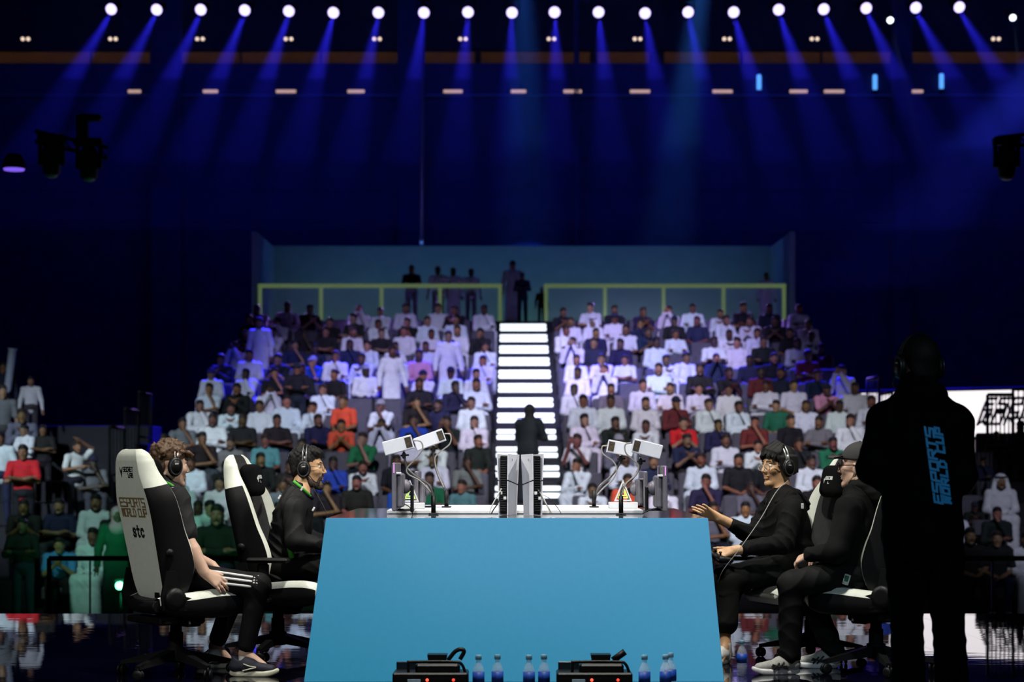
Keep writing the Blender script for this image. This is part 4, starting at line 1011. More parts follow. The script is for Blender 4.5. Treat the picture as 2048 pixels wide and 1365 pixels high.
def glasses(H, label, m, r=.0225, th=.0016, rim=True):
    t = empty('eyeglasses', H(.1, 0, .01)); tag(t, label, 'eyeglasses'); o = H(.1, 0, .01)
    def W(x, y, z): return tuple(H(x, y, z) - o)
    for s_ in (-1, 1):
        ring_ = [W(.108 - .004 * abs(.034 + r * math.cos(a)) / .05, s_ * (.034 + r * 1.05 * math.cos(a)), .006 + r * .9 * math.sin(a)) for a in np.linspace(0, 2 * math.pi, 25)]
        fr = MB().tube(ring_, th, 6, False).build('rim', m, t)
        MB().add(ring_[:-1], [tuple(range(24))]).build('lens', mat('lens_glass', (.9, .95, 1), .05, alpha=.10), fr)
        MB().tube([W(.1, s_ * .058, .012), W(.06, s_ * .078, .014), W(-.005, s_ * .084, .016), W(-.03, s_ * .082, .0)], th * 1.2, 6).build('temple', m, t)
    MB().tube(spline([W(.108, -.012, .012), W(.116, 0, .016), W(.108, .012, .012)], 4), th, 6).build('bridge', m, t)
    return t

def torso(nb, ch, pv, f, w_, q=.62, k=.03):
    """flattened trunk from neck base through chest to pelvis"""
    mid = ch + (pv - ch) * .55
    return [cone(nb + (ch - nb) * .45, ch, w_ * .88, w_ * .98, k, flat=(f, q)), cone(ch, mid, w_ * .98, w_ * .88, k, flat=(f, q * 1.04)), cone(mid, pv, w_ * .88, w_ * .98, k, flat=(f, q * 1.12))]

def person(label, base, H, J, skin, g):
    """one continuous skin body; returns the body mesh object (the thing)"""
    f = J['f']; p = H.prims(J['neck'])
    p += torso(J['neck'], J['chest'], J['pelvis'], f, .145)
    p += [cone(J['shL'], J['shR'], .055, k=.04)]
    for s_ in 'LR':
        p += [cone(J['sh' + s_], J['el' + s_], .047, .039, .03), cone(J['el' + s_] + .25 * (J['wr' + s_] - J['el' + s_]), J['wr' + s_], J.get('fa', .038), .0255, .02), cone(J['el' + s_], J['wr' + s_], .037, .0245, .02)]
        if 'hand' + s_ in J: p += hand(J['wr' + s_], **J['hand' + s_])
        p += [cone(J['hip' + s_], J['kn' + s_], .075, .052, .03), cone(J['kn' + s_], J['an' + s_], .05, .033, .03), cone(J['kn' + s_] + .3 * (J['an' + s_] - J['kn' + s_]), J['kn' + s_] + .5 * (J['an' + s_] - J['kn' + s_]), .049, .045, .02), cone(J['an' + s_], J['to' + s_] * .6 + J['an' + s_] * .4 + (0, 0, -.02), .034, .026, .02)]
    body = sculpt('person', p, J.get('h', .0046), skin); tag(body, label, 'person')
    return body
def legs(J, r0, r1, r2, f, hem=1.0, extra=()):
    p = [ell(J['pelvis'] + (0, 0, -.02), (.16, .16, .11), k=.03)]
    for s_ in 'LR':
        e = J['kn' + s_] + hem * (J['an' + s_] - J['kn' + s_])
        p += [cone(J['hip' + s_], J['kn' + s_], r0, r1, .03), cone(J['kn' + s_], e, r1 * .98, r2, .035)]
    return p + list(extra)
def sleeves(J, ru, re_, rw, upto='wr', cut=1.0, sides='LR'):
    p = []
    for s_ in sides:
        p += [cone(J['sh' + s_], J['el' + s_] if upto == 'wr' else J['sh' + s_] + cut * (J['el' + s_] - J['sh' + s_]), ru, re_, .03)]
        if upto == 'wr': p += [cone(J['el' + s_], J['el' + s_] + cut * (J['wr' + s_] - J['el' + s_]), re_, rw, .03)]
    return p
def ribbon(name, pts, r, m, parent, out=(0, -1, .3)):
    sp_ = spline(pts, 6); mb = MB(); n = len(sp_); o_ = nrm(out); vs = []
    for i, p in enumerate(sp_):
        tg = nrm(sp_[min(i + 1, n - 1)] - sp_[max(i - 1, 0)]); sd = nrm(np.cross(tg, o_)) * r
        vs += [p - sd, p + sd, p + sd + o_ * .002, p - sd + o_ * .002]
    fs = [(4 * i + a, 4 * i + (a + 1) % 4, 4 * i + 4 + (a + 1) % 4, 4 * i + 4 + a) for i in range(n - 1) for a in range(4)]
    return mb.add(vs, fs, True).build(name, m, parent)
A3 = np.array

# --- player in the polo shirt, facing away to the table
def pg(Y0): return lambda x, y, d=0.0: P(x, y, Y0 + d)
g = pg(11.6); f = nrm((.83, .56, 0)); r = A3((.56, -.83, 0))
J = dict(f=f, fa=.046); nb = g(329, 984, .02); J['neck'] = nb; J['pelvis'] = g(340, 1150, -.03); J['chest'] = nb * .62 + J['pelvis'] * .38 + f * .02
J['shR'] = nb + r * .175 + (0, 0, -.045); J['shL'] = nb - r * .175 + (0, 0, -.05)
J['elR'] = g(377, 1086, -.2); J['wrR'] = g(410, 1147, -.22); J['elL'] = nb - r * .22 + f * .10 + (0, 0, -.31); J['wrL'] = g(424, 1132, .02)
J['hipR'] = J['pelvis'] + r * .095; J['hipL'] = J['pelvis'] - r * .095
J['knR'] = g(517, 1172, -.1); J['anR'] = g(490, 1308, -.06); J['toR'] = g(550, 1338, -.10)
J['knL'] = g(478, 1168, .25); J['anL'] = g(430, 1294, .30); J['toL'] = g(470, 1322, .34)
J['handR'] = dict(d=(.6, .12, -.42), n=(-.3, .8, -.45), thumb=-1, curls=(.28, .3, .32, .36), spread=.25, thumb_open=.5)
J['handL'] = dict(d=(.62, -.35, -.35), n=(-.3, -.3, -.8), thumb=1, curls=(.3, .3, .3, .35), spread=.1, thumb_open=.5)
H1 = Head(g(341, 933, .06), nrm((.82, .52, -.10)), (.08, .05, 1))
p1 = person('seated player in black polo and headset, back half turned, hands on thighs', None, H1, J, SKIN_L, g)
H1.eyes(p1)
rr_ = random.Random(3); hp_ = [H1.e(-.02, 0, .062, .100, .081, .080)]
for i in range(150):
    a = rr_.uniform(0, 6.283); e = rr_.uniform(-.12, 1.5); v = A3((math.cos(a) * math.cos(e), math.sin(a) * math.cos(e), math.sin(e)))
    if v[0] > .5 and v[2] < .45: continue
    if v[2] < .12 and v[0] > -.1: continue
    c = H1(-.018 + v[0] * .103, v[1] * .082, .060 + v[2] * .083); w2 = A3((rr_.uniform(-1, 1), rr_.uniform(-1, 1), rr_.uniform(-1, 1))) * .013
    hp_.append(cone(c - w2, c + w2 * 1.4 + (H1.f * .012 if v[0] > .3 else 0), rr_.uniform(.009, .015), rr_.uniform(.004, .009), .008))
for i in range(16):
    y = rr_.uniform(-.065, .065); c = H1(.078, y, .085); hp_.append(cone(c, H1(.098 + rr_.uniform(0, .012), y + rr_.uniform(-.012, .012), .066 + rr_.uniform(-.012, .012)), .014, .007, .008))
hp_ += [ell(H1(-.07, 0, -.005), (.035, .06, .06), H1.R, .02), H1.e(.11, 0, -.01, .05, .09, .055, .01, 's')]
sculpt('hair', hp_, .004, HAIR_BR, p1)
sh = torso(nb, J['chest'], J['pelvis'] + (0, 0, -.02), f, .178) + [cone(J['shL'], J['shR'], .072, k=.04)] + sleeves(J, .072, .068, 0, 'el', .78) + [cone(nb + (0, 0, .005), nb + (0, 0, .035), .07, .068, .02)]
shirt1 = sculpt('polo_shirt', sh, .006, M_TEE, p1, folds(.011, 1.0, 1.0))
col_ = [nb + (0, 0, .03) + H1.f * .075 * math.cos(a) + H1.l * .072 * math.sin(a) + A3((0, 0, .03)) * (-.6 * math.cos(a)) for a in np.linspace(0, 2 * math.pi, 20)]
MB().tube(col_, .016, 8, False).build('collar', M_TEE, shirt1)
ribbon('lanyard', [g(321, 962, .0), g(331, 965, -.075), g(344, 972, -.10), g(355, 983, -.10), g(362, 1000, -.10)], .009, M_GREEN, p1)
for i in range(2): MB().box(J['shR'] + f * (-.02 + .055 * i) + A3((0, 0, .071 - .012 * i)) , (.03, .012, .004), .001, Matrix.Rotation(.6, 3, 'Z')).build('shoulder_mark', M_WINK, shirt1)
tp = sculpt('track_pants', legs(J, .088, .070, .052, f, .87), .006, M_PANTS, p1, folds(.004, 1.0, 4.0))
a_, b_ = J['hipR'], J['knR']; ax = nrm(b_ - a_); sd_ = nrm(r - ax * (r @ ax)); un_ = nrm(np.cross(sd_, ax)); un_ = un_ if un_[2] > 0 else -un_
for i in range(3):
    an = math.radians(38 - 24 * i); pts = []
    for tt in np.linspace(.42, .93, 14):
        rad = .088 + (.070 - .088) * tt - .002; pts.append(a_ + (b_ - a_) * tt + (sd_ * math.cos(an) + un_ * math.sin(an)) * rad)
    MB().tube(pts, .0078, 8).build('side_stripe', M_WINK, tp)
for i in range(10):
    an = math.radians(44 - 12 * (i % 5)); tt = .955 + .035 * (i // 5); q_ = a_ + (b_ - a_) * tt + (sd_ * math.cos(an) + un_ * math.sin(an)) * .073
    MB().box(q_, (.013, .006, .012), .002, Matrix.Rotation(.5 * i, 3, 'Y')).build('knee_check', M_WINK, tp)
SHN = mat('navy_mesh', srgb(22, 24, 44), .7, var=.2, scale=300, bump=.3); SOLEW = mat('cream_sole', srgb(215, 212, 190), .6); M_LACE = mat('dark_lace', (.02, .02, .025), .8)
M_SOCK = mat('white_sock', srgb(205, 205, 200), .9, bump=.2, bscale=400)
M_GLASSCHIP = M_WINK
for heel, toe in ((P(459, 1346, 11.5), P(566, 1349, 11.5)), (P(388, 1334, 11.92), P(470, 1334, 12.0))):
    heel[2] = toe[2] = 0.0; shoe(p1, heel, toe, SHN, SOLEW, M_LACE, (SOLEW, 'swoosh'))
for s_ in 'RL': sculpt('sock', [cone(J['an' + s_] + (0, 0, -.06), J['an' + s_] + (0, 0, -.015), .038, .037)], .005, M_SOCK, p1)
headset(H1, 'black headset with twin steel band on the curly-haired player', mic=False, band=mat('rose_steel', srgb(190, 170, 165), .25, .9))

# --- bearded player in the track jacket
g = pg(12.8); f = nrm((.97, -.2, 0)); r = A3((-.2, -.97, 0)); J = dict(f=f)
nb = g(601, 990); J['neck'] = nb; J['pelvis'] = g(566, 1132); J['chest'] = nb * .6 + J['pelvis'] * .4 - f * .01
J['shR'] = g(588, 1017, -.17); J['shL'] = g(604, 1014, .18); J['elR'] = g(590, 1082, -.24); J['wrR'] = g(664, 1096, -.14); J['elL'] = g(606, 1080, .24); J['wrL'] = g(675, 1090, .08)
J['hipR'] = J['pelvis'] + r * .095; J['hipL'] = J['pelvis'] - r * .095
J['knR'] = g(705, 1135, -.16); J['knL'] = g(712, 1135, .14); J['anR'] = g(700, 1275, -.12); J['anL'] = g(706, 1272, .12); J['toR'] = g(745, 1300, -.12); J['toL'] = g(750, 1298, .12)
J['handR'] = dict(d=(.9, .3, -.1), n=(0, .3, -1), thumb=-1, curls=(.5, .5, .5, .5)); J['handL'] = dict(d=(.9, -.3, -.1), n=(0, -.3, -1), thumb=1, curls=(.5, .5, .5, .5))
H2 = Head(g(614, 938, .08), nrm((.995, -.03, -.03)), (0, 0, 1), 1.05)
p2 = person('bearded player in black track jacket and glasses, seated in profile', None, H2, J, SKIN_M, g); H2.eyes(p2)
hp_ = [H2.e(-.02, 0, .055, .097, .079, .080), H2.e(-.062, 0, .0, .040, .064, .066, .02), H2.e(.04, 0, .10, .055, .06, .035, .02)]
for i in range(70):
    a = rr_.uniform(0, 6.283); e = rr_.uniform(.15, 1.4); v = A3((math.cos(a) * math.cos(e), math.sin(a) * math.cos(e), math.sin(e))); c = H2(-.01 + v[0] * .1, v[1] * .078, .057 + v[2] * .082)
    hp_.append(cone(c, c + H2.f * rr_.uniform(-.01, .014) + H2.u * .008, .011, .006, .009))
for i in range(12): y = rr_.uniform(-.06, .06); hp_.append(cone(H2(.04, y, .108), H2(.082, y * .9, .100 + rr_.uniform(-.006, .008)), .016, .009, .01))
hp_ += [H2.e(.128, 0, .025, .052, .12, .066, .006, 's'), H2.e(.03, 0, -.08, .07, .12, .07, .01, 's')]
sculpt('hair', hp_, .004, HAIR_BK, p2, lambda q: .0018 * np.sin(210 * q[:, 0]) * np.sin(190 * q[:, 2]) * np.sin(170 * q[:, 1]))
bp_ = []
for q in (-1, 1): bp_ += [cone(H2(-.002, q * .064, -.035), H2(.03, q * .052, -.09), .016, .02, .02), cone(H2(.03, q * .046, -.088), H2(.082, q * .016, -.112), .024, .018, .02), cone(H2(.1, 0, -.039), H2(.088, q * .03, -.058), .0065, .007, .005), cone(H2(.088, q * .03, -.055), H2(.07, q * .035, -.09), .009, .014, .01)]
bp_ += [H2.e(.085, 0, -.107, .019, .024, .02, .015)]
sculpt('beard', bp_, .0035, mat('beard_dark', srgb(46, 34, 26), .7, var=.5, scale=200, bump=.6, bscale=350), p2, lambda q: .0012 * np.sin(300 * q[:, 0]) * np.sin(280 * q[:, 2]))
sh = torso(nb, J['chest'], J['pelvis'] + (0, 0, -.02), f, .178, .66) + [cone(J['shL'], J['shR'], .066, k=.04)] + sleeves(J, .072, .06, .048) + [cone(nb + (-.03, 0, -.02), nb + (-.03, 0, .03), .07, .06, .02)]
jk = sculpt('track_jacket', sh, .006, M_JACKET, p2, folds(.013, 1.0, 2.3))
q0 = A3([g(582, y, -.235 + .03 * i) for i, y in enumerate((1064, 1080, 1096))])
MB().tube(spline([g(583, 1064, -.185), g(580, 1078, -.195), g(580, 1095, -.195), g(584, 1116, -.18)], 6), [.02] * 19, 8).build('green_panel', M_GREEN, jk)
MB().tube([nb + A3((.004 + .07 * math.cos(a), .07 * math.sin(a), .03 - .05 * math.cos(a))) for a in np.linspace(0, 6.283, 21)], .015, 8, False).build('collar', M_JACKET, jk)
ribbon('lanyard', [nb + A3((-.04, -.055, .088)), nb + A3((-.005, -.078, .062)), nb + A3((.035, -.078, .028)), nb + A3((.07, -.05, -.012))], .009, M_GREEN, p2)
for pt in (g(559, 995, -.175), g(604, 978, -.135), g(627, 1019, -.12)): MB().box(pt, (.012, .008, .028), .002, Matrix.Rotation(.5, 3, 'Y')).build('sponsor_mark', M_WINK, jk)
sculpt('trousers', legs(J, .09, .07, .055, f), .008, M_PANTS, p2, folds(.004))
for s_, dx in (('R', 0), ('L', 0)):
    hl = J['an' + s_].copy(); hl[2] = 0; shoe(p2, hl - A3((.05, 0, 0)), hl + A3((.2, 0, 0)), SHN, SOLEW, M_LACE)
headset(H2, 'black headset with open steel band and microphone on the bearded player', mic=-1, band=mat('steel_band', srgb(120, 120, 122), .3, .8))
glasses(H2, 'thin dark-rimmed glasses on the bearded player', M_METAL, th=.0014)
cable('cable', [g(626, 975, -.05), g(640, 1000, -.1), g(652, 1025, -.15), g(660, 1060, -.15)], .0016, M_BCABLE, 'thin black headset cable running down past the bearded player\'s chest')

# --- hooded player with the raised hand, facing the table and the camera
g = pg(12.6); f = nrm((-.8, -.6, 0)); r = A3((-.6, .8, 0)); J = dict(f=f, h=.0042)
nb = g(1563, 998); J['neck'] = nb; J['pelvis'] = g(1586, 1130, .02); J['chest'] = nb * .6 + J['pelvis'] * .4 + f * .01
J['shL'] = g(1583, 1024, -.15); J['shR'] = g(1542, 1022, .14); J['elL'] = g(1567, 1088, -.27); J['wrL'] = g(1468, 1102, -.36); J['elR'] = g(1506, 1072, .02); J['wrR'] = g(1437, 1037, -.1)
J['hipL'] = J['pelvis'] - r * .095; J['hipR'] = J['pelvis'] + r * .095
J['knL'] = g(1452, 1160, -.30); J['knR'] = g(1468, 1158, -.05); J['anL'] = g(1450, 1290, -.36); J['anR'] = g(1425, 1285, -.1); J['toL'] = g(1435, 1330, -.5); J['toR'] = g(1400, 1320, -.2)
J['handL'] = dict(d=(-.9, -.1, -.22), n=(.1, .5, -.55), thumb=1, curls=(.62, .66, .7, .72), thumb_open=.7)
J['handR'] = dict(d=(-.85, -.15, .45), n=(-.45, -.75, -.45), thumb=1, curls=(.05, .1, .16, .2), spread=.75, thumb_open=.55, finger_lift=(.55, .18, .05, -.02))
H3 = Head(g(1555, 935, .05), nrm((-.86, -.50, -.05)), (0, 0, 1), 1.03)
p3 = person('player in black hoodie and clear glasses raising one open hand', None, H3, J, SKIN_M, g); H3.eyes(p3)
hp_ = [H3.e(-.022, 0, .058, .102, .086, .084), H3.e(-.06, 0, -.0, .05, .074, .07, .02)]
for i in range(34):
    y = -.085 + .17 * i / 33; k_ = abs(y) / .085
    a = H3(.0, y * .6, .148 - .02 * k_); m_ = H3(.080 - .035 * k_, y * .92, .115 - .025 * k_); e = H3(.102 - .05 * k_ ** 2 + rr_.uniform(-.003, .004), y * .98 + rr_.uniform(-.008, .008), .078 - .025 * k_ + rr_.uniform(-.012, .012))
    hp_ += [cone(a, m_, .016, .013, .008), cone(m_, e, .011, .004, .006)]
for q in (-1, 1):
    for i in range(9): x = -.08 + .12 * i / 8; hp_.append(cone(H3(x, q * .085, .06), H3(x - .004, q * .09, -.005 - .03 * (i < 6) + rr_.uniform(-.01, .01)), .013, .006, .007))
sculpt('hair', hp_, .004, HAIR_BK, p3, lambda q: .0015 * np.sin(230 * (q @ H3.l)))
sh = torso(nb, J['chest'], J['pelvis'] + (0, 0, -.0), f, .185, .68) + [cone(J['shL'], J['shR'], .074, k=.04)] + sleeves(J, .078, .066, .046, 'wr', .78, 'L') + sleeves(J, .078, .064, .047, 'wr', .6, 'R')
hd3 = sculpt('hoodie', sh, .006, M_HOOD, p3, folds(.014, .9, .7))
hk = [cone(nb - f * .06 + l_ * .07 + A3((0, 0, .025)), nb - f * .13 + l_ * .05 + A3((0, 0, -.05)), .042, .045, .03) for l_ in (-r, r)] + [cone(nb - f * .12 - r * .05 + A3((0, 0, -.03)), nb - f * .12 + r * .05 + A3((0, 0, -.03)), .055, k=.03), cone(nb - r * .085 + A3((0, 0, .02)), nb + f * .08 - r * .05 + A3((0, 0, -.02)), .034, .024, .02), cone(nb + r * .085 + A3((0, 0, .02)), nb + f * .08 + r * .05 + A3((0, 0, -.02)), .034, .024, .02), cone(nb - f * .08 + A3((0, 0, .035)), nb - r * .085 + A3((0, 0, .02)), .04, .036, .02)]
sculpt('hood', hk, .006, M_HOOD, hd3, folds(.006, 1.2, 3.0))
for k_, (x, y) in enumerate(((1537, 1010), (1527, 1020))): MB().tube([g(x + 8, y - 22, -.16), g(x, y, -.2), g(x - 6, y + 24, -.21)], .003, 6).build('drawstring', M_HOOD, hd3)
MB().box(g(1605, 1013, -.205), (.02, .006, .034), .003, Matrix.Rotation(.5, 3, 'Z')).build('sponsor_mark', M_WINK, hd3)
pk_ = [ell(J['hipL'] * .45 + J['knL'] * .55 - r * .075, (.09, .035, .055), k=.02)]
sculpt('cargo_trousers', legs(J, .098, .085, .080, f, .66, pk_), .006, M_PANTS, p3, folds(.007, .7, 5.0))
M_SHW = mat('white_leather', srgb(205, 205, 205), .5)
for s_ in 'LR':
    sculpt('sock', [cone(J['an' + s_] + (0, 0, -.08), J['an' + s_] + (0, 0, -.005), .04, .041)], .005, M_SOCK, p3)
    hl = J['an' + s_].copy(); hl[2] = 0; shoe(p3, hl - A3((-.03, -.05, 0)), hl + A3((-.13, -.2, 0)), M_SHW, M_SHW, M_SHW)
headset(H3, 'black headset with silver band on the hooded player', mic=False, band=mat('silver_band', srgb(200, 200, 198), .3, .7), pad=.01)
glasses(H3, 'round clear-framed glasses on the hooded player', mat('clear_frame', srgb(215, 205, 180), .15, .4), r=.024, th=.0019)
cable('cable', [g(1576, 962, -.12), g(1552, 985, -.2), g(1520, 1040, -.34), g(1478, 1100, -.47), g(1447, 1140, -.47), g(1436, 1165, -.42)], .0026, M_CABLE, 'long grey cable from the silver-band headset down to the knee')
# game pad in his near hand
gp = J['wrL'] + A3((-.9, -.1, -.22)) * .105 + A3((0, .005, -.006)); t = empty('game_controller', gp); tag(t, 'black game controller held in the hooded player\'s lower hand', 'game controller')
t.rotation_euler = (.35, -.25, .5)
sculpt('body', [cone((-.02, -.045, 0), (-.02, .045, 0), .024, k=.02, flat=((0, 0, 1), .7)), cone((-.02, -.055, 0), (.045, -.068, -.018), .024, .016, .015), cone((-.02, .055, 0), (.045, .068, -.018), .024, .016, .015)], .004, M_BLK, t)
for y in (-.025, .025): MB().lathe([(.006, 0), (.006, .012), (.010, .015), (.010, .018)], 12, None, (-.005, y, .016)).build('stick', M_BLK, t)
for i in range(4): MB().lathe([(.0045, 0), (.0045, .004), (.003, .005)], 10, None, (-.03 + .011 * math.cos(i * 1.571), .05 + .011 * math.sin(i * 1.571), .017)).build('button', mat('button_blue', srgb(110, 130, 200), .3), t)
for y in (-.05, .05): MB().box((-.048, y, .004), (.014, .03, .014), .004).build('trigger', M_BLK, t)

# --- player in the cap
g = pg(11.76); f = nrm((-.86, .51, 0)); r = A3((.51, .86, 0)); J = dict(f=f)
nb = g(1724, 984); J['neck'] = nb; J['pelvis'] = g(1712, 1143); J['chest'] = nb * .6 + J['pelvis'] * .4
J['shL'] = g(1700, 1018, -.16); J['shR'] = g(1752, 1012, .15); J['elL'] = g(1676, 1102, -.22); J['wrL'] = g(1622, 1110, -.10); J['elR'] = g(1730, 1092, .24); J['wrR'] = g(1665, 1108, .2)
J['hipL'] = J['pelvis'] - r * .095; J['hipR'] = J['pelvis'] + r * .095
J['knL'] = g(1583, 1170, -.15); J['knR'] = g(1610, 1170, .14); J['anL'] = g(1580, 1313, -.14); J['anR'] = g(1667, 1304, .2); J['toL'] = g(1525, 1335, -.16); J['toR'] = g(1610, 1318, .2)
J['handL'] = dict(d=(-.6, .5, -.3), n=(.3, .3, -.7), thumb=1, curls=(.6, .6, .65, .7)); J['handR'] = dict(d=(-.8, -.1, -.1), n=(0, 0, -1), thumb=-1, curls=(.5,) * 4)
H4 = Head(g(1716, 936, .06), nrm((-.88, .47, -.0)), (0, 0, 1), 1.03)
p4 = person('player in black cap and dark glasses, seated with face turned away', None, H4, J, SKIN_L, g); H4.eyes(p4)
cp = [H4.e(-.012, 0, .052, .106, .085, .098), half(H4(0, 0, .045), -(H4.u - .10 * H4.f), .004)]
cap = sculpt('cap', cp, .005, mat('cap_grey', (.03, .03, .031), .85, bump=.2, bscale=350), p4)
bl = MB(); ang_ = np.linspace(-1.25, 1.25, 13)
vi = [H4(.055 + .03 * math.cos(a), .078 * math.sin(a), .068) for a in ang_]; vo = [H4(.08 + .095 * math.cos(a) ** .8, .083 * math.sin(a), .070 - .012 * abs(math.sin(a))) for a in ang_]
for i in range(12):
    bl.add([vi[i], vi[i + 1], vo[i + 1], vo[i]] + [q - H4.u * .011 for q in (vi[i], vi[i + 1], vo[i + 1], vo[i])], [(0, 1, 2, 3), (7, 6, 5, 4), (2, 6, 7, 3), (0, 4, 5, 1)], True)
bl.build('brim', MATS['cap_grey'], cap); MB().lathe([(.006, 0), (.005, .004), (.001, .006)], 10, None, H4(-.012, 0, .149)).build('cap_button', MATS['cap_grey'], cap)
sculpt('hair', [H4.e(-.045, 0, .02, .068, .0765, .06), H4.e(.06, 0, 0, .06, .12, .12, .01, 's'), H4.e(-.02, .08, -.02, .03, .02, .04, .01, 's'), half(H4(0, 0, -.03), -H4.u, .01)], .004, HAIR_BK, p4)
sculpt('stubble', [cone(H4(-.002, q * .062, -.045), H4(.03, q * .05, -.088), .0125, .0165, .02) for q in (-1, 1)] + [cone(H4(.03, q * .042, -.088), H4(.08, q * .014, -.105), .020, .014, .02) for q in (-1, 1)], .0035, mat('stubble', srgb(120, 92, 72), .8, var=.4, scale=300), p4)
MB().tube([H4(-.008 + .007 * math.cos(a), .086, -.045 + .009 * math.sin(a)) for a in np.linspace(0, 6.28, 13)], .0016, 6, False).build('earring', M_CHROME, p4)
sh = torso(nb, J['chest'], J['pelvis'] + (0, 0, -.01), f, .19, .68) + [cone(J['shL'], J['shR'], .076, k=.04)] + sleeves(J, .078, .066, .048)
hd4 = sculpt('hoodie', sh, .006, M_HOOD, p4, folds(.012, .9, 1.7))
hk = [cone(nb - f * .07 + l_ * .06 + A3((0, 0, .03)), nb - f * .13 + l_ * .06 + A3((0, 0, -.03)), .045, .048, .03) for l_ in (-r, r)] + [cone(nb - r * .085 + A3((0, 0, .03)), nb + f * .07 - r * .06 + A3((0, 0, -.005)), .038, .028, .02), cone(nb + r * .085 + A3((0, 0, .03)), nb + f * .07 + r * .06 + A3((0, 0, -.005)), .038, .028, .02), cone(nb - f * .1 - r * .06, nb - f * .1 + r * .06, .055, k=.03), cone(nb - f * .07 - r * .06 + A3((0, 0, .03)), nb - r * .085 + A3((0, 0, .03)), .042, .038, .02)]
sculpt('hood', hk, .006, M_HOOD, hd4, folds(.005, 1.2, 1.0))
tr4 = sculpt('trousers', legs(J, .098, .078, .066, f, .97), .006, M_PANTS, p4, folds(.009, .8, 6.0))
MB().box(g(1693, 1160, -.19), (.036, .006, .062), .006, Matrix.Rotation(.3, 3, 'Y')).build('pocket_patch', M_WINK, tr4); MB().box(g(1693, 1158, -.194), (.026, .006, .034), .006, Matrix.Rotation(.3, 3, 'Y')).build('patch_emblem', mat('patch_green', srgb(40, 120, 85), .6), tr4)
M_SHG = mat('grey_suede', srgb(168, 168, 162), .8, var=.15, scale=40); M_STR = mat('dark_stripe', (.02, .02, .022), .6)
for heel, toe in ((P(1600, 1350, 11.62), P(1513, 1350, 11.6)), (P(1682, 1339, 11.95), P(1600, 1336, 11.98))):
    heel[2] = toe[2] = 0.0; u_ = shoe(p4, heel, toe, M_SHG, mat('white_sole', srgb(225, 225, 228), .6), mat('pale_lace', srgb(205, 200, 190), .8), (M_STR, 'cross'))
    d_ = nrm(toe - heel); MB().box(heel + d_ * .012 + A3((0, 0, .06)), (.012, .03, .03), .004, Matrix.Rotation(math.atan2(d_[1], d_[0]), 3, 'Z')).build('heel_tab', mat('red_tab', srgb(190, 50, 35), .6), u_)
glasses(H4, 'dark-rimmed glasses on the player in the cap', mat('tortoise', (.02, .006, .006), .25), r=.024, th=.0028)

# --- man standing downstage with his back to the camera
g = pg(9.1); f = nrm((-.12, .99, 0)); r = A3((.99, .12, 0)); J = dict(f=f, h=.006)
nb = g(1838, 792); J['neck'] = nb; J['pelvis'] = g(1845, 1055); J['chest'] = g(1842, 900)
J['shL'] = g(1770, 842, .0); J['shR'] = g(1911, 848, 0); J['elL'] = g(1744, 938, -.02); J['wrL'] = g(1785, 975, .26); J['elR'] = g(1922, 952, -.02); J['wrR'] = g(1897, 985, .25)
J['hipL'] = g(1809, 1080); J['hipR'] = g(1883, 1080); J['knL'] = g(1814, 1250, .02); J['knR'] = g(1897, 1250, .0); J['anL'] = g(1820, 1435, -.02); J['anR'] = g(1908, 1435, -.02); J['toL'] = g(1810, 1462, .14); J['toR'] = g(1918, 1462, .14)
J['handL'] = dict(d=(.8, .5, .1), n=(0, .3, 1), thumb=1, curls=(.5,) * 4); J['handR'] = dict(d=(-.8, .5, .1), n=(0, .3, 1), thumb=-1, curls=(.5,) * 4)
H5 = Head(g(1836, 733, .02), nrm((-.3, .95, -.03)))
p5 = person('man in black hooded jacket standing with back turned, blue vertical print', None, H5, J, mat('skin_shade', srgb(150, 110, 90), .6), g)  # skin colour darkened to carry the shade he stands in
sculpt('hair', [H5.e(-.02, 0, .05, .105, .086, .086), H5.e(-.06, 0, -.01, .04, .07, .07, .02), H5.e(.11, 0, -.02, .06, .12, .09, .01, 's')], .006, HAIR_BK, p5)
sh = torso(nb, J['chest'], J['pelvis'] + (0, 0, -.03), f, .195, .72, .05) + [cone(J['shL'], J['shR'], .082, k=.05)] + sleeves(J, .080, .070, .055) + [cone(nb + (0, 0, -.02), nb + (0, 0, .04), .1, .09, .03), cone(nb - f * .09 - r * .05, nb - f * .09 + r * .05, .055, k=.04)]
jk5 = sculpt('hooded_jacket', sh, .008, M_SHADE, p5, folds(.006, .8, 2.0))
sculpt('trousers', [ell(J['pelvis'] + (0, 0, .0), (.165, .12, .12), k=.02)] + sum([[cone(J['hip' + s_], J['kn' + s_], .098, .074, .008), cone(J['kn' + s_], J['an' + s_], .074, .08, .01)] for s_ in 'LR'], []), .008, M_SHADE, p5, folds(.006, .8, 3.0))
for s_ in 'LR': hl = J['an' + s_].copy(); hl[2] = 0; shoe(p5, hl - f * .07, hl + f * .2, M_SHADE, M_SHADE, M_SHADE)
M_BLUEINK = mat('blue_print', srgb(40, 165, 235), .5)
def back5(u, q):        # runs down the back of the jacket
    x = 1852 + q / .00228 * .85; y = 1006 - u / .00228 * .98
    pt = g(x + (930 - y) * -.13, y); rel = (pt - J['chest']) @ r
    dep = .72 * .195 * math.sqrt(max(.05, 1 - (rel / .25) ** 2)) + .013
    return (tuple(pt - f * dep), tuple(-f))
for tx, q0_, hh, asp in (('ESPORTS', .0, .040, 1.02), ('WORLD CUP', -.046, .034, .86)):
    pl, wd = lettering(tx, hh, .0118, .8, asp, .18); k_ = .355 / wd
    u0 = 0.0
    for ch in tx:
        pl, w1 = lettering(ch, hh, .0118, .8, asp, .18)
        if pl: text_mesh([[((u + u0) * k_, q + q0_) for u, q in p_] for p_ in pl], lambda u, q: back5(u, -q), .006).build('letter', M_BLUEINK, jk5)
        u0 += w1
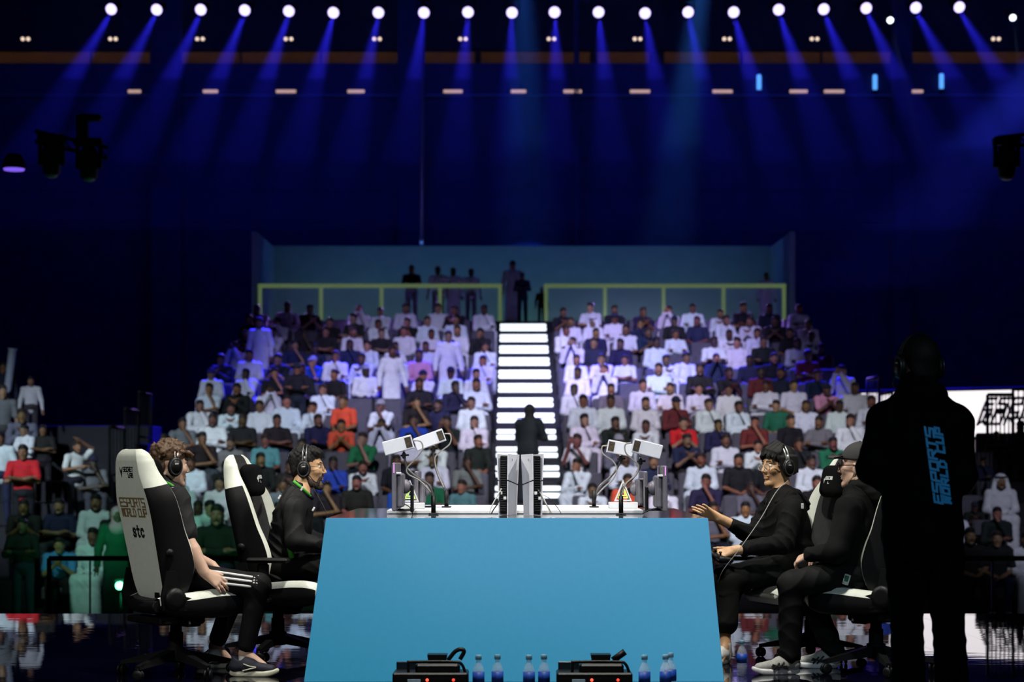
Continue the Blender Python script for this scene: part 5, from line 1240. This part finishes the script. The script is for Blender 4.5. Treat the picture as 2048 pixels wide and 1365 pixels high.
headset(H5, 'large black headset with microphone on the man standing with back turned', mic=1, band=M_BLK, pad=.008)
# ------------------------------------------------------------------ the audience
T_SKIN = mat('crowd_skin', (1, 1, 1), 0.55, var=0.08, tint=True)
T_CLOTH = mat('crowd_cloth', (1, 1, 1), 0.85, var=0.10, scale=9, bump=0.2, bscale=60, tint=True)
T_HAIR = mat('crowd_hair', (1, 1, 1), 0.7, var=0.3, scale=60, tint=True)
def cj(lean=0.0, stand=False, arms='lap'):
    """joints of a spectator facing -y"""
    z = .42 if stand else 0.0
    pv = A3((0, .03, .52 + z)); nb = A3((0, -.02 - lean, .985 + z - lean * .35)); C = nb + A3((0, -.035 - lean * .12, .145 - lean * .1))
    J = dict(pelvis=pv, neck=nb, C=C, chest=nb * .6 + pv * .4, f=A3((0, -1., 0)))
    for s_, q in (('L', 1), ('R', -1)):
        sh = nb + A3((q * .185, .0, -.05)); J['sh' + s_] = sh
        if arms == 'lap': el_, wr = sh + (q * .05, -.03, -.26), pv + A3((q * .09, -.30, .08))
        elif arms == 'crossed': el_, wr = sh + (q * .06, -.10, -.25), nb + A3((-q * .10, -.23 - (.02 * q), -.25))
        elif arms == 'clasp': el_, wr = sh + (q * .02, -.16, -.24), nb + A3((q * .022, -.24, -.14))
        elif arms == 'chin': (el_, wr) = (sh + A3((0, -.20, -.22)), C + A3((q * .02, -.10, -.13))) if q > 0 else (sh + A3((-.05, -.08, -.26)), nb + A3((.08, -.22, -.27)))
        elif arms == 'phone': el_, wr = sh + A3((q * .02, -.18, -.20)), C + A3((q * .05, -.30, -.06))
        elif arms == 'head': (el_, wr) = (sh + A3((.14, -.05, .16)), C + A3((.02, -.06, .13))) if q > 0 else (sh + A3((-.1, -.06, -.24)), nb + A3((-.02, -.26, -.24)))
        else: el_, wr = sh + A3((q * .07, .03, -.27)), sh + A3((q * .10, -.05, -.51))
        J['el' + s_], J['wr' + s_] = el_, wr
        J['hip' + s_] = pv + A3((q * .09, 0, 0))
        if stand: J['kn' + s_] = A3((q * .10, .0, .50)); J['an' + s_] = A3((q * .11, .04, .08))
        else: J['kn' + s_] = A3((q * .13, -.42, .51)); J['an' + s_] = A3((q * .12, -.40, .08))
    return J
def mesh_of(prims, h, name, fold=None):
    Fv, lo, h = field(prims, h)
    if fold is not None: Fv = ripple(Fv, lo, h, fold)
    return nets(Fv, lo, h, name)
CH = .0125
def crowd_set(key, J, lower=True):
    H = Head(J['C'], (0, -1, -.05)); f = J['f']; s = {}
    p = H.prims(J['neck'], True) + torso(J['neck'], J['chest'], J['pelvis'], f, .14) + [cone(J['shL'], J['shR'], .05, k=.04)]
    for q in 'LR':
        d = nrm(J['wr' + q] - J['el' + q]); sd = nrm(np.cross(d, (0, 0, 1)))
        p += [cone(J['sh' + q], J['el' + q], .045, .038), cone(J['el' + q], J['wr' + q], .038, .027), cone(J['wr' + q], J['wr' + q] + d * .07, .030, .034, .02), cone(J['wr' + q] + d * .06 + sd * .02, J['wr' + q] + d * .16 + sd * .02, .015, .011, .01), cone(J['wr' + q] + d * .06 - sd * .02, J['wr' + q] + d * .15 - sd * .02, .015, .011, .01), cone(J['wr' + q] + d * .02, J['wr' + q] + d * .08 + sd * .05, .014, .011, .01)]
        p += [cone(J['hip' + q], J['kn' + q], .07, .05), cone(J['kn' + q], J['an' + q], .05, .036)]
    s['body'] = mesh_of(p, CH, 'person')
    tr_ = torso(J['neck'], J['chest'], J['pelvis'] + (0, 0, -.03), f, .172) + [cone(J['shL'], J['shR'], .068, k=.04), cone(J['neck'], J['neck'] + (0, 0, .02), .062, .06, .02)]
    s['tee'] = mesh_of(tr_ + sleeves(J, .068, .064, 0, 'el', .75), CH, 'shirt', folds(.006, .8, 1))
    s['long'] = mesh_of(tr_ + sleeves(J, .068, .058, .042, 'wr', .97), CH, 'shirt', folds(.006, .8, 2))
    rb = tr_ + sleeves(J, .070, .062, .05, 'wr', .97)
    for q in 'LR': rb += [cone(J['hip' + q], J['kn' + q], .105, .095, .05), cone(J['kn' + q], J['an' + q], .092, .11, .05)]
    rb += [cone((J['hipL'] + J['hipR']) / 2, (J['knL'] + J['knR']) / 2, .10, .09, .05), cone((J['knL'] + J['knR']) / 2, (J['anL'] + J['anR']) / 2, .08, .10, .05)]
    s['robe'] = mesh_of(rb, CH, 'robe', folds(.007, .8, 3))
    s['pants'] = mesh_of(legs(J, .09, .07, .058, f), .014, 'trousers', folds(.005, .8, 4))
    s['C'] = J['C']; return s
POSE = {'l': crowd_set('lap', cj(.02)), 'x': crowd_set('crossed', cj(.0, False, 'crossed')), 'c': crowd_set('clasp', cj(.14, False, 'clasp')), 'h': crowd_set('chin', cj(.08, False, 'chin')), 'f': crowd_set('phone', cj(.04, False, 'phone')),
        's': crowd_set('stand', cj(.0, True, 'down')), 'X': crowd_set('stand crossed', cj(.0, True, 'crossed')), 'E': crowd_set('shade eyes', cj(.0, True, 'head'))}
PTXT = {'l': 'hands in lap', 'x': 'arms crossed', 'c': 'leaning in', 'h': 'hand on chin', 'f': 'hands raised', 's': 'standing', 'X': 'standing, arms crossed', 'E': 'standing, hand raised to head'}
# hair, scarves, caps and beards around a head at the origin looking along -y
HH = Head((0, 0, 0), (0, -1, -.05))
TOP = {'hair': mesh_of([HH.e(-.02, 0, .058, .099, .082, .078), HH.e(-.06, 0, .0, .042, .068, .06, .02), HH.e(.03, 0, .105, .055, .06, .035, .02), HH.e(.125, 0, .01, .06, .12, .062, .01, 's')], .011, 'hair', folds(.004, 2.5, 1)),
       'cap': mesh_of([HH.e(-.014, 0, .055, .105, .086, .092), cone(HH(.08, -.03, .058), HH(.08, .03, .058), .05, k=.015, flat=(HH.u, .3)), cone(HH(.11, -.02, .05), HH(.11, .02, .05), .05, k=.015, flat=(HH.u, .28)), half(HH(0, 0, .03), -HH.u, .008)], .010, 'cap'),
       'ghutra': mesh_of([HH.e(-.02, 0, .05, .112, .098, .088)] + [cone(HH(-.02, q * .085, .03), HH(.0, q * .13, -.19), .036, .05, .03) for q in (-1, 1)] + [cone(HH(-.09, -.05, .0), HH(-.11, -.09, -.22), .05, .06, .04), cone(HH(-.09, .05, .0), HH(-.11, .09, -.22), .05, .06, .04), HH.e(.10, 0, -.02, .075, .062, .085, .015, 's')], .012, 'headscarf', folds(.005, 1.5, 1)),
       'hijab': mesh_of([HH.e(-.015, 0, .03, .110, .092, .105), cone(HH(-.02, 0, -.08), HH(-.0, 0, -.16), .085, .13, .04), HH.e(.10, 0, -.005, .05, .052, .072, .012, 's')], .012, 'headscarf', folds(.004, 1.5, 2))}
BEARD = mesh_of(sum([[cone(HH(-.002, q * .063, -.04), HH(.03, q * .05, -.09), .016, .02, .02), cone(HH(.03, q * .045, -.09), HH(.082, q * .016, -.108), .024, .019, .02), cone(HH(.102, 0, -.04), HH(.088, q * .03, -.06), .008, .009, .006)] for q in (-1, 1)], []), .009, 'beard')
BAND = MB().tube([HH(.01 + .112 * math.cos(a), .098 * math.sin(a), .085) for a in np.linspace(0, 6.283, 21)], .010, 6, False).mesh('head_cord')
SHOEM = MB().box((0, -.07, .045), (.095, .27, .09), .03).mesh('shoe')
COLS = {'w': (222, 224, 232), 'k': (20, 20, 24), 'n': (26, 32, 66), 'b': (30, 70, 170), 'g': (20, 105, 70), 'r': (205, 22, 34), 'o': (225, 90, 55), 'm': (100, 28, 40), 't': (95, 150, 150), 'p': (215, 150, 185), 'y': (110, 108, 118), 'a': (12, 12, 14), 's': (226, 228, 236), 'u': (70, 150, 200), 'G': (16, 95, 62)}
CTXT = {'w': 'white', 'k': 'black', 'n': 'navy', 'b': 'blue', 'g': 'dark green', 'r': 'red', 'o': 'orange', 'm': 'maroon', 't': 'teal', 'p': 'pink', 'y': 'grey', 'a': 'black', 's': 'white', 'u': 'light blue', 'G': 'bright green'}
SKINS = [(118, 80, 60), (140, 97, 73), (102, 68, 50), (156, 112, 88), (74, 48, 36), (128, 88, 66)]
cr = random.Random(21)
def setcol(o, c): o.color = (*srgb(*c), 1)
def spectator(code, pose, loc, rz, label, sc=1.0, garment=None, head=None, beard=None, group='audience in the stands'):
    S = POSE[pose]; w_ = code in 'wsGp' if garment is None else None
    if garment is None: garment = 'robe' if (code in 'sa' or (code == 'w' and cr.random() < .78)) else ('long' if cr.random() < .35 else 'tee')
    if head is None: head = {'s': 'ghutra', 'a': 'hijab'}.get(code) or ('cap' if cr.random() < .07 else 'hair')
    if beard is None: beard = head in ('hair', 'cap', 'ghutra') and cr.random() < .5
    jit = lambda c, a=14: tuple(max(0, min(255, v + cr.uniform(-a, a))) for v in c)
    c = jit(COLS[code], 8)
    sk = jit(cr.choice(SKINS), 10)
    o = link('person', S['body'], T_SKIN, None, loc, (0, 0, rz)); o.scale = (sc,) * 3; setcol(o, sk)
    tag(o, label, 'person', group)
    q = link('robe' if garment == 'robe' else 'shirt', S[garment], T_CLOTH, o); setcol(q, c)
    if garment != 'robe':
        q = link('trousers', S['pants'], T_CLOTH, o); setcol(q, jit(cr.choice([(24, 26, 40), (60, 60, 66), (30, 40, 70), (16, 16, 18)]), 8))
    hd = link({'hair': 'hair', 'cap': 'cap', 'ghutra': 'headscarf', 'hijab': 'headscarf'}[head], TOP[head], T_HAIR if head == 'hair' else T_CLOTH, o, S['C'])
    setcol(hd, {'hair': cr.choice([(14, 12, 12), (24, 18, 16), (40, 30, 24)]), 'cap': cr.choice([(16, 16, 18), (30, 34, 60), (150, 150, 160)]), 'ghutra': (228, 230, 236), 'hijab': (14, 14, 16) if code in 'ak' else (205, 150, 175)}[head])
    if head == 'ghutra': bn = link('head_cord', BAND, T_HAIR, hd); setcol(bn, (10, 10, 10))
    if beard: b2 = link('beard', BEARD, T_HAIR, o, S['C']); setcol(b2, (22, 18, 16))
    return o
seat_proto = None
SEATC = (86, 84, 92)
seat_me = MB().box((0, .02, .31), (.53, .48, .20), .03).mesh('seat_cushion'); sback_me = MB().box((0, .27, .55), (.53, .13, .62), .03).mesh('backrest'); sbase_me = MB().box((0, .05, .105), (.50, .40, .21), .01).mesh('base')
M_SEAT = mat('seat_fabric', srgb(84, 82, 92), .9, var=.12, scale=12, bump=.2, bscale=80)
def seat(loc, rz, label):
    o = empty('stand_seat', loc, rz); tag(o, label, 'seat', 'grey seats in the stands')
    link('seat_cushion', seat_me, M_SEAT, o); link('backrest', sback_me, M_SEAT, o); link('base', sbase_me, M_DARK, o)
    return o
ROWS = {3: ('wwkwwwwkw', 'kwknwwknw'), 4: ('kwkkwkwww', 'wswnnwwkw'), 5: ('nwkkkwwwk', 'wnwnwwwkw'), 6: ('wwnnwwwww', 'wnnwwwkwm'), 7: ('nwkbwwpww', 'wwwwnnkmk'), 8: ('wwkkwwwww', 'wwwwkmnnw'), 9: ('wkwkwkknw', 'wywwwwwpw'),
        10: ('wwwwowknw', 'wwwmwgwww'), 11: ('ywkkowbkw', 'wkwrmkywb'), 12: ('wkyt.gwwk', 'wy.nwkgww'), 13: ('wwakbwkwy', 'wwnwkwkbw'), 14: ('mwwgkkbgt', 'wownwkwww'), 15: ('kwwykkykk', 'wkwyktwkw')}
NUM = ['first', 'second', 'third', 'fourth', 'fifth', 'sixth', 'seventh', 'eighth', 'ninth', 'tenth', 'eleventh', 'twelfth', 'thirteenth', 'fourteenth']
STANDING = {(6, 0, 1): 's', (8, 0, 6): 's', (7, 0, 8): 's', (9, 0, 3): 'X'}
for k, (lft, rgt) in ROWS.items():
    for side, row in ((0, lft), (1, rgt)):
        row = row[:4] + 'wkwnwkwwnwkyw'[k - 3] + row[4:]; n = len(row)
        for i, code in enumerate(row):
            j = n - 1 - i if side == 0 else i                      # seats counted from the stairs
            x = (XL1 - .34 - j * .568) if side == 0 else (XR0 + .34 + j * .592)
            y = rowY(k) + .62; z = rowZ(k)
            px = 1024 + x * F_PX / y
            if k == 14 and 690 < px < 1380 and rowZ(k) < -5: continue
            if k == 15 and 640 < px < 1400: continue
            nm = '%s row from top, %s seat %s of stairs' % (NUM[k - 3], NUM[j], 'left' if side == 0 else 'right')
            seat((x, y + .08, z + .001), cr.uniform(-.03, .03), 'grey upholstered seat, ' + nm)
            if code == '.' or cr.random() < .03: continue
            pose = STANDING.get((k, side, i)) or cr.choices('lxchf', (5, 3, 2.5, 2.2, .6))[0]
            if code == 'a': pose = cr.choice('lc')
            gar = None; hd = None
            txt = {'s': 'headscarfed white-robed spectator', 'a': 'headscarfed black-robed spectator', 'p': 'pink-clad spectator'}.get(code, '%s-clad spectator' % CTXT[code])
            o = spectator(code, pose, (x + cr.uniform(-.11, .11), y - (.05 if pose not in 'sXE' else .30), z + (.0 if pose in 'sXE' else -.005)), cr.uniform(-.45, .45), '%s, %s, %s' % (txt, PTXT[pose].split(',')[0], nm), cr.uniform(.89, .99))
# standing on the top landing behind the rails
for i, (px, yt, code, nm) in enumerate(((823, 530, 'k', 'dark-clad man alone behind the left-hand glass rail'), (876, 532, 'w', 'white-clad person behind the left-hand glass rail, beside the dark-clad man'), (907, 535, 'w', 'shortest white-clad person behind the left-hand glass rail, middle of three'), (942, 537, 'w', 'white-clad person behind the left-hand glass rail, nearest the stair opening'),
        (1025, 521, 'w', 'tall pale-robed person at the head of the stairs'), (1045, 545, 'n', 'navy-clad person in front at the head of the stairs'), (1532, 545, 'w', 'white-clad person behind the right-hand glass rail near the side wall'), (1083, 575, 'k', 'dark-clad person half hidden beside the right-hand rail post'))):
    Y = 50.6 if i not in (5,) else 49.9; q = P(px, yt, Y); sc = (q[2] - 4.69) / 1.70
    spectator(code, 'X' if i in (0, 5) else 's', (q[0], Y, 4.69), cr.uniform(-.2, .2), nm, sc, beard=False)
# woman in black on the stairs
k = 12; q = P(1057, 806, rowY(k) + .55)
spectator('a', 'X', (q[0], rowY(k) + .55, rowZ(k)), 2.7, 'woman in black robe and headscarf climbing the lit stairs', (q[2] - rowZ(k)) / 1.70)
# side blocks: placed one by one (pixel of the head top, row, pose, clothes)
def side_person(px, k, code, pose, label, rz=0.0, sc=None, yt=None, **kw):
    y = rowY(k) + .57 - (.25 if pose in 'sXE' else 0); z = rowZ(k) if k < 16 else -.95; x = P(px, 0, y)[0]
    if yt is not None: sc = (P(px, yt, y)[2] - z) / (1.70 if pose in 'sXE' else 1.275)
    if pose not in 'sXE': seat((x, y + .13, z + .001), 0, 'grey seat under the ' + label.split(',')[0])
    return spectator(code, pose, (x, y, z), rz, label, sc or 1.0, group='audience in the side blocks', **kw)
side_person(62, 9, 'w', 's', 'pale-robed man standing high at the left edge of the crowd', .2, yt=752, head='hair', garment='long')
side_person(6, 9, 'n', 's', 'man at the left frame edge raising a pale inflatable stick', .3, yt=722)
side_person(4, 11, 'y', 's', 'grey-shirted man cut by the left frame edge', .4, yt=768, garment='tee')
side_person(42, 11, 'y', 'c', 'grey-clad man bending forward below the standing pale-robed man', .3, yt=808)
side_person(52, 12, 'w', 'X', 'white-clad youth standing behind the red shirt', -.5, yt=848, garment='long', head='hair', beard=False)
side_person(87, 12, 'k', 'X', 'youth in black t-shirt standing behind the red shirt, head tilted back', .1, yt=848, garment='tee', head='hair', beard=False)
side_person(47, 14, 'r', 'X', 'man in bright red t-shirt standing with hands joined', .1, yt=887, garment='tee', head='hair')
side_person(152, 13, 'w', 'E', 'man in loose white t-shirt standing with one hand raised to his head', .7, yt=880, garment='tee', head='hair')
side_person(183, 13, 'y', 'h', 'grey-clad man seated behind the loose white t-shirt', .4, yt=905)
side_person(2, 13, 'w', 's', 'white-shirted person cut by the left frame edge, beside the red shirt', 0, yt=862, garment='tee')
side_person(52, 15, 'k', 'c', 'man in black seated below the red shirt', .1, yt=988)
side_person(121, 15, 'n', 'x', 'man in navy shirt with crossed arms and pale headphones', -.1, yt=995, garment='tee')
side_person(194, 15, 'w', 'l', 'man in white robe wearing a lanyard, beside the white chair back', .05, yt=985, garment='robe', head='hair')
side_person(46, 17, 'k', 'X', 'man in black jacket standing in front of the first row, looking up', .0, yt=1034, garment='long', head='hair', beard=True)
side_person(122, 16, 'u', 'c', 'man in light blue shirt seated in the first row with lanyard', .1, yt=1064, garment='tee', head='hair')
side_person(189, 16, 'w', 'l', 'smiling man in white robe seated first row beside the green robe', -.1, yt=1052, garment='robe', head='hair')
side_person(234, 17, 'G', 's', 'person in shiny green robe standing behind the white chair', .3, yt=1010, garment='robe', head='hijab', beard=False)
side_person(436, 16, 'k', 'x', 'man in black lit green, seated between the two chairs', 0, yt=1006, garment='long', head='hair', beard=True)
side_person(408, 15, 'w', 'c', 'white-clad man turned aside beside the green-lit man', .6, yt=990)
side_person(345, 14, 'w', 'l', 'white-shirted person sitting above the curly-haired player', .1, yt=935, garment='tee')
# right side block
side_person(1992, 11, 'k', 'x', 'person in black wearing a pale face mask under the bright screen', -.1, yt=862, garment='long', head='hair', beard=False)
side_person(2040, 11, 'g', 'c', 'green-draped person at the right frame edge under the screen', -.2, yt=835)
side_person(1966, 12, 'n', 'h', 'person in navy print shirt with hand at chin, below the masked person', -.2, yt=910)
side_person(2000, 14, 's', 'l', 'man in white robe and white headscarf with black cord, hands joined', -.05, yt=945, garment='robe', head='ghutra', beard=True)
side_person(1947, 14, 'k', 'c', 'dark-clad person in blue-lit cap beside the standing man', -.1, yt=998, head='cap')
side_person(1992, 15, 'k', 'h', 'dark-clad man resting face on hand, below the white headscarf', -.1, yt=1008, garment='long', head='hair')
side_person(1936, 16, 'k', 'l', 'bearded man in black t-shirt, first row right, arm stretched', .1, yt=1052, garment='tee', head='hair', beard=True)
wsock = side_person(1992, 16, 'k', 'l', 'man in black shorts and white socks, first row east', -.1, yt=1058, garment='tee', head='hair', beard=False)
side_person(2052, 16, 'w', 'l', 'white-robed person cut by the right frame edge, first row', 0, yt=1060, garment='robe')
for s_ in (-1, 1):
    sk = sculpt('sock', [cone((s_ * .12, -.40, .06), (s_ * .12, -.40, .24), .05, .05)], .012, M_SOCK, wsock)
    link('shoe', SHOEM, M_SHW, wsock, (s_ * .12, -.42, 0))
# inflatable stick and the small green lamp
tag(MB().lathe([(.03, -.42), (.07, -.36), (.075, .3), (.07, .38), (.10, .42)], 14, Matrix.Rotation(.12, 4, 'Y'), P(20, 742, rowY(9) + .2)).build('inflatable_stick', mat('stick_white', srgb(200, 205, 230), .4)), 'pale inflatable stick held up at the left frame edge', 'inflatable')
gl = empty('green_lamp', P(240, 1172, 25.0)); tag(gl, 'small bright green lamp glowing beside the green robe', 'lamp')
GRN = mat('green_led', (.2, 1, .5), .4, emit=(0.15, 1.0, 0.42), es=6.0)
MB().lathe([(.05, 0), (.05, .05), (.03, .06)], 12, Matrix.Rotation(math.pi / 2, 4, 'X')).build('lens', GRN, gl); MB().box((0, .06, 0), (.16, .1, .16), .02).build('housing', M_DARK, gl)
MB().tube([(0, .06, -.08), (0, .06, -.95 - P(240, 1172, 25.0)[2])], .02, 6).build('post', M_DARK, gl)
pl = bpy.data.lights.new('green_lamp_glow', 'SPOT'); pl.energy = 45; pl.color = (.06, 1, .35); pl.spot_size = 2.6; pl.spot_blend = .6; pl.shadow_soft_size = .05
po = bpy.data.objects.new('green_lamp_glow', pl); COL.objects.link(po); po.location = P(240, 1165, 24.8); po.rotation_euler = (Vector((-4.6, 26.6, .2)) - Vector(po.location)).to_track_quat('-Z', 'Y').to_euler()
spot('green_side_light', P(395, 1090, 24.5), P(436, 1040, 28.2), 60, (.06, 1, .35), 26, .5, .05)
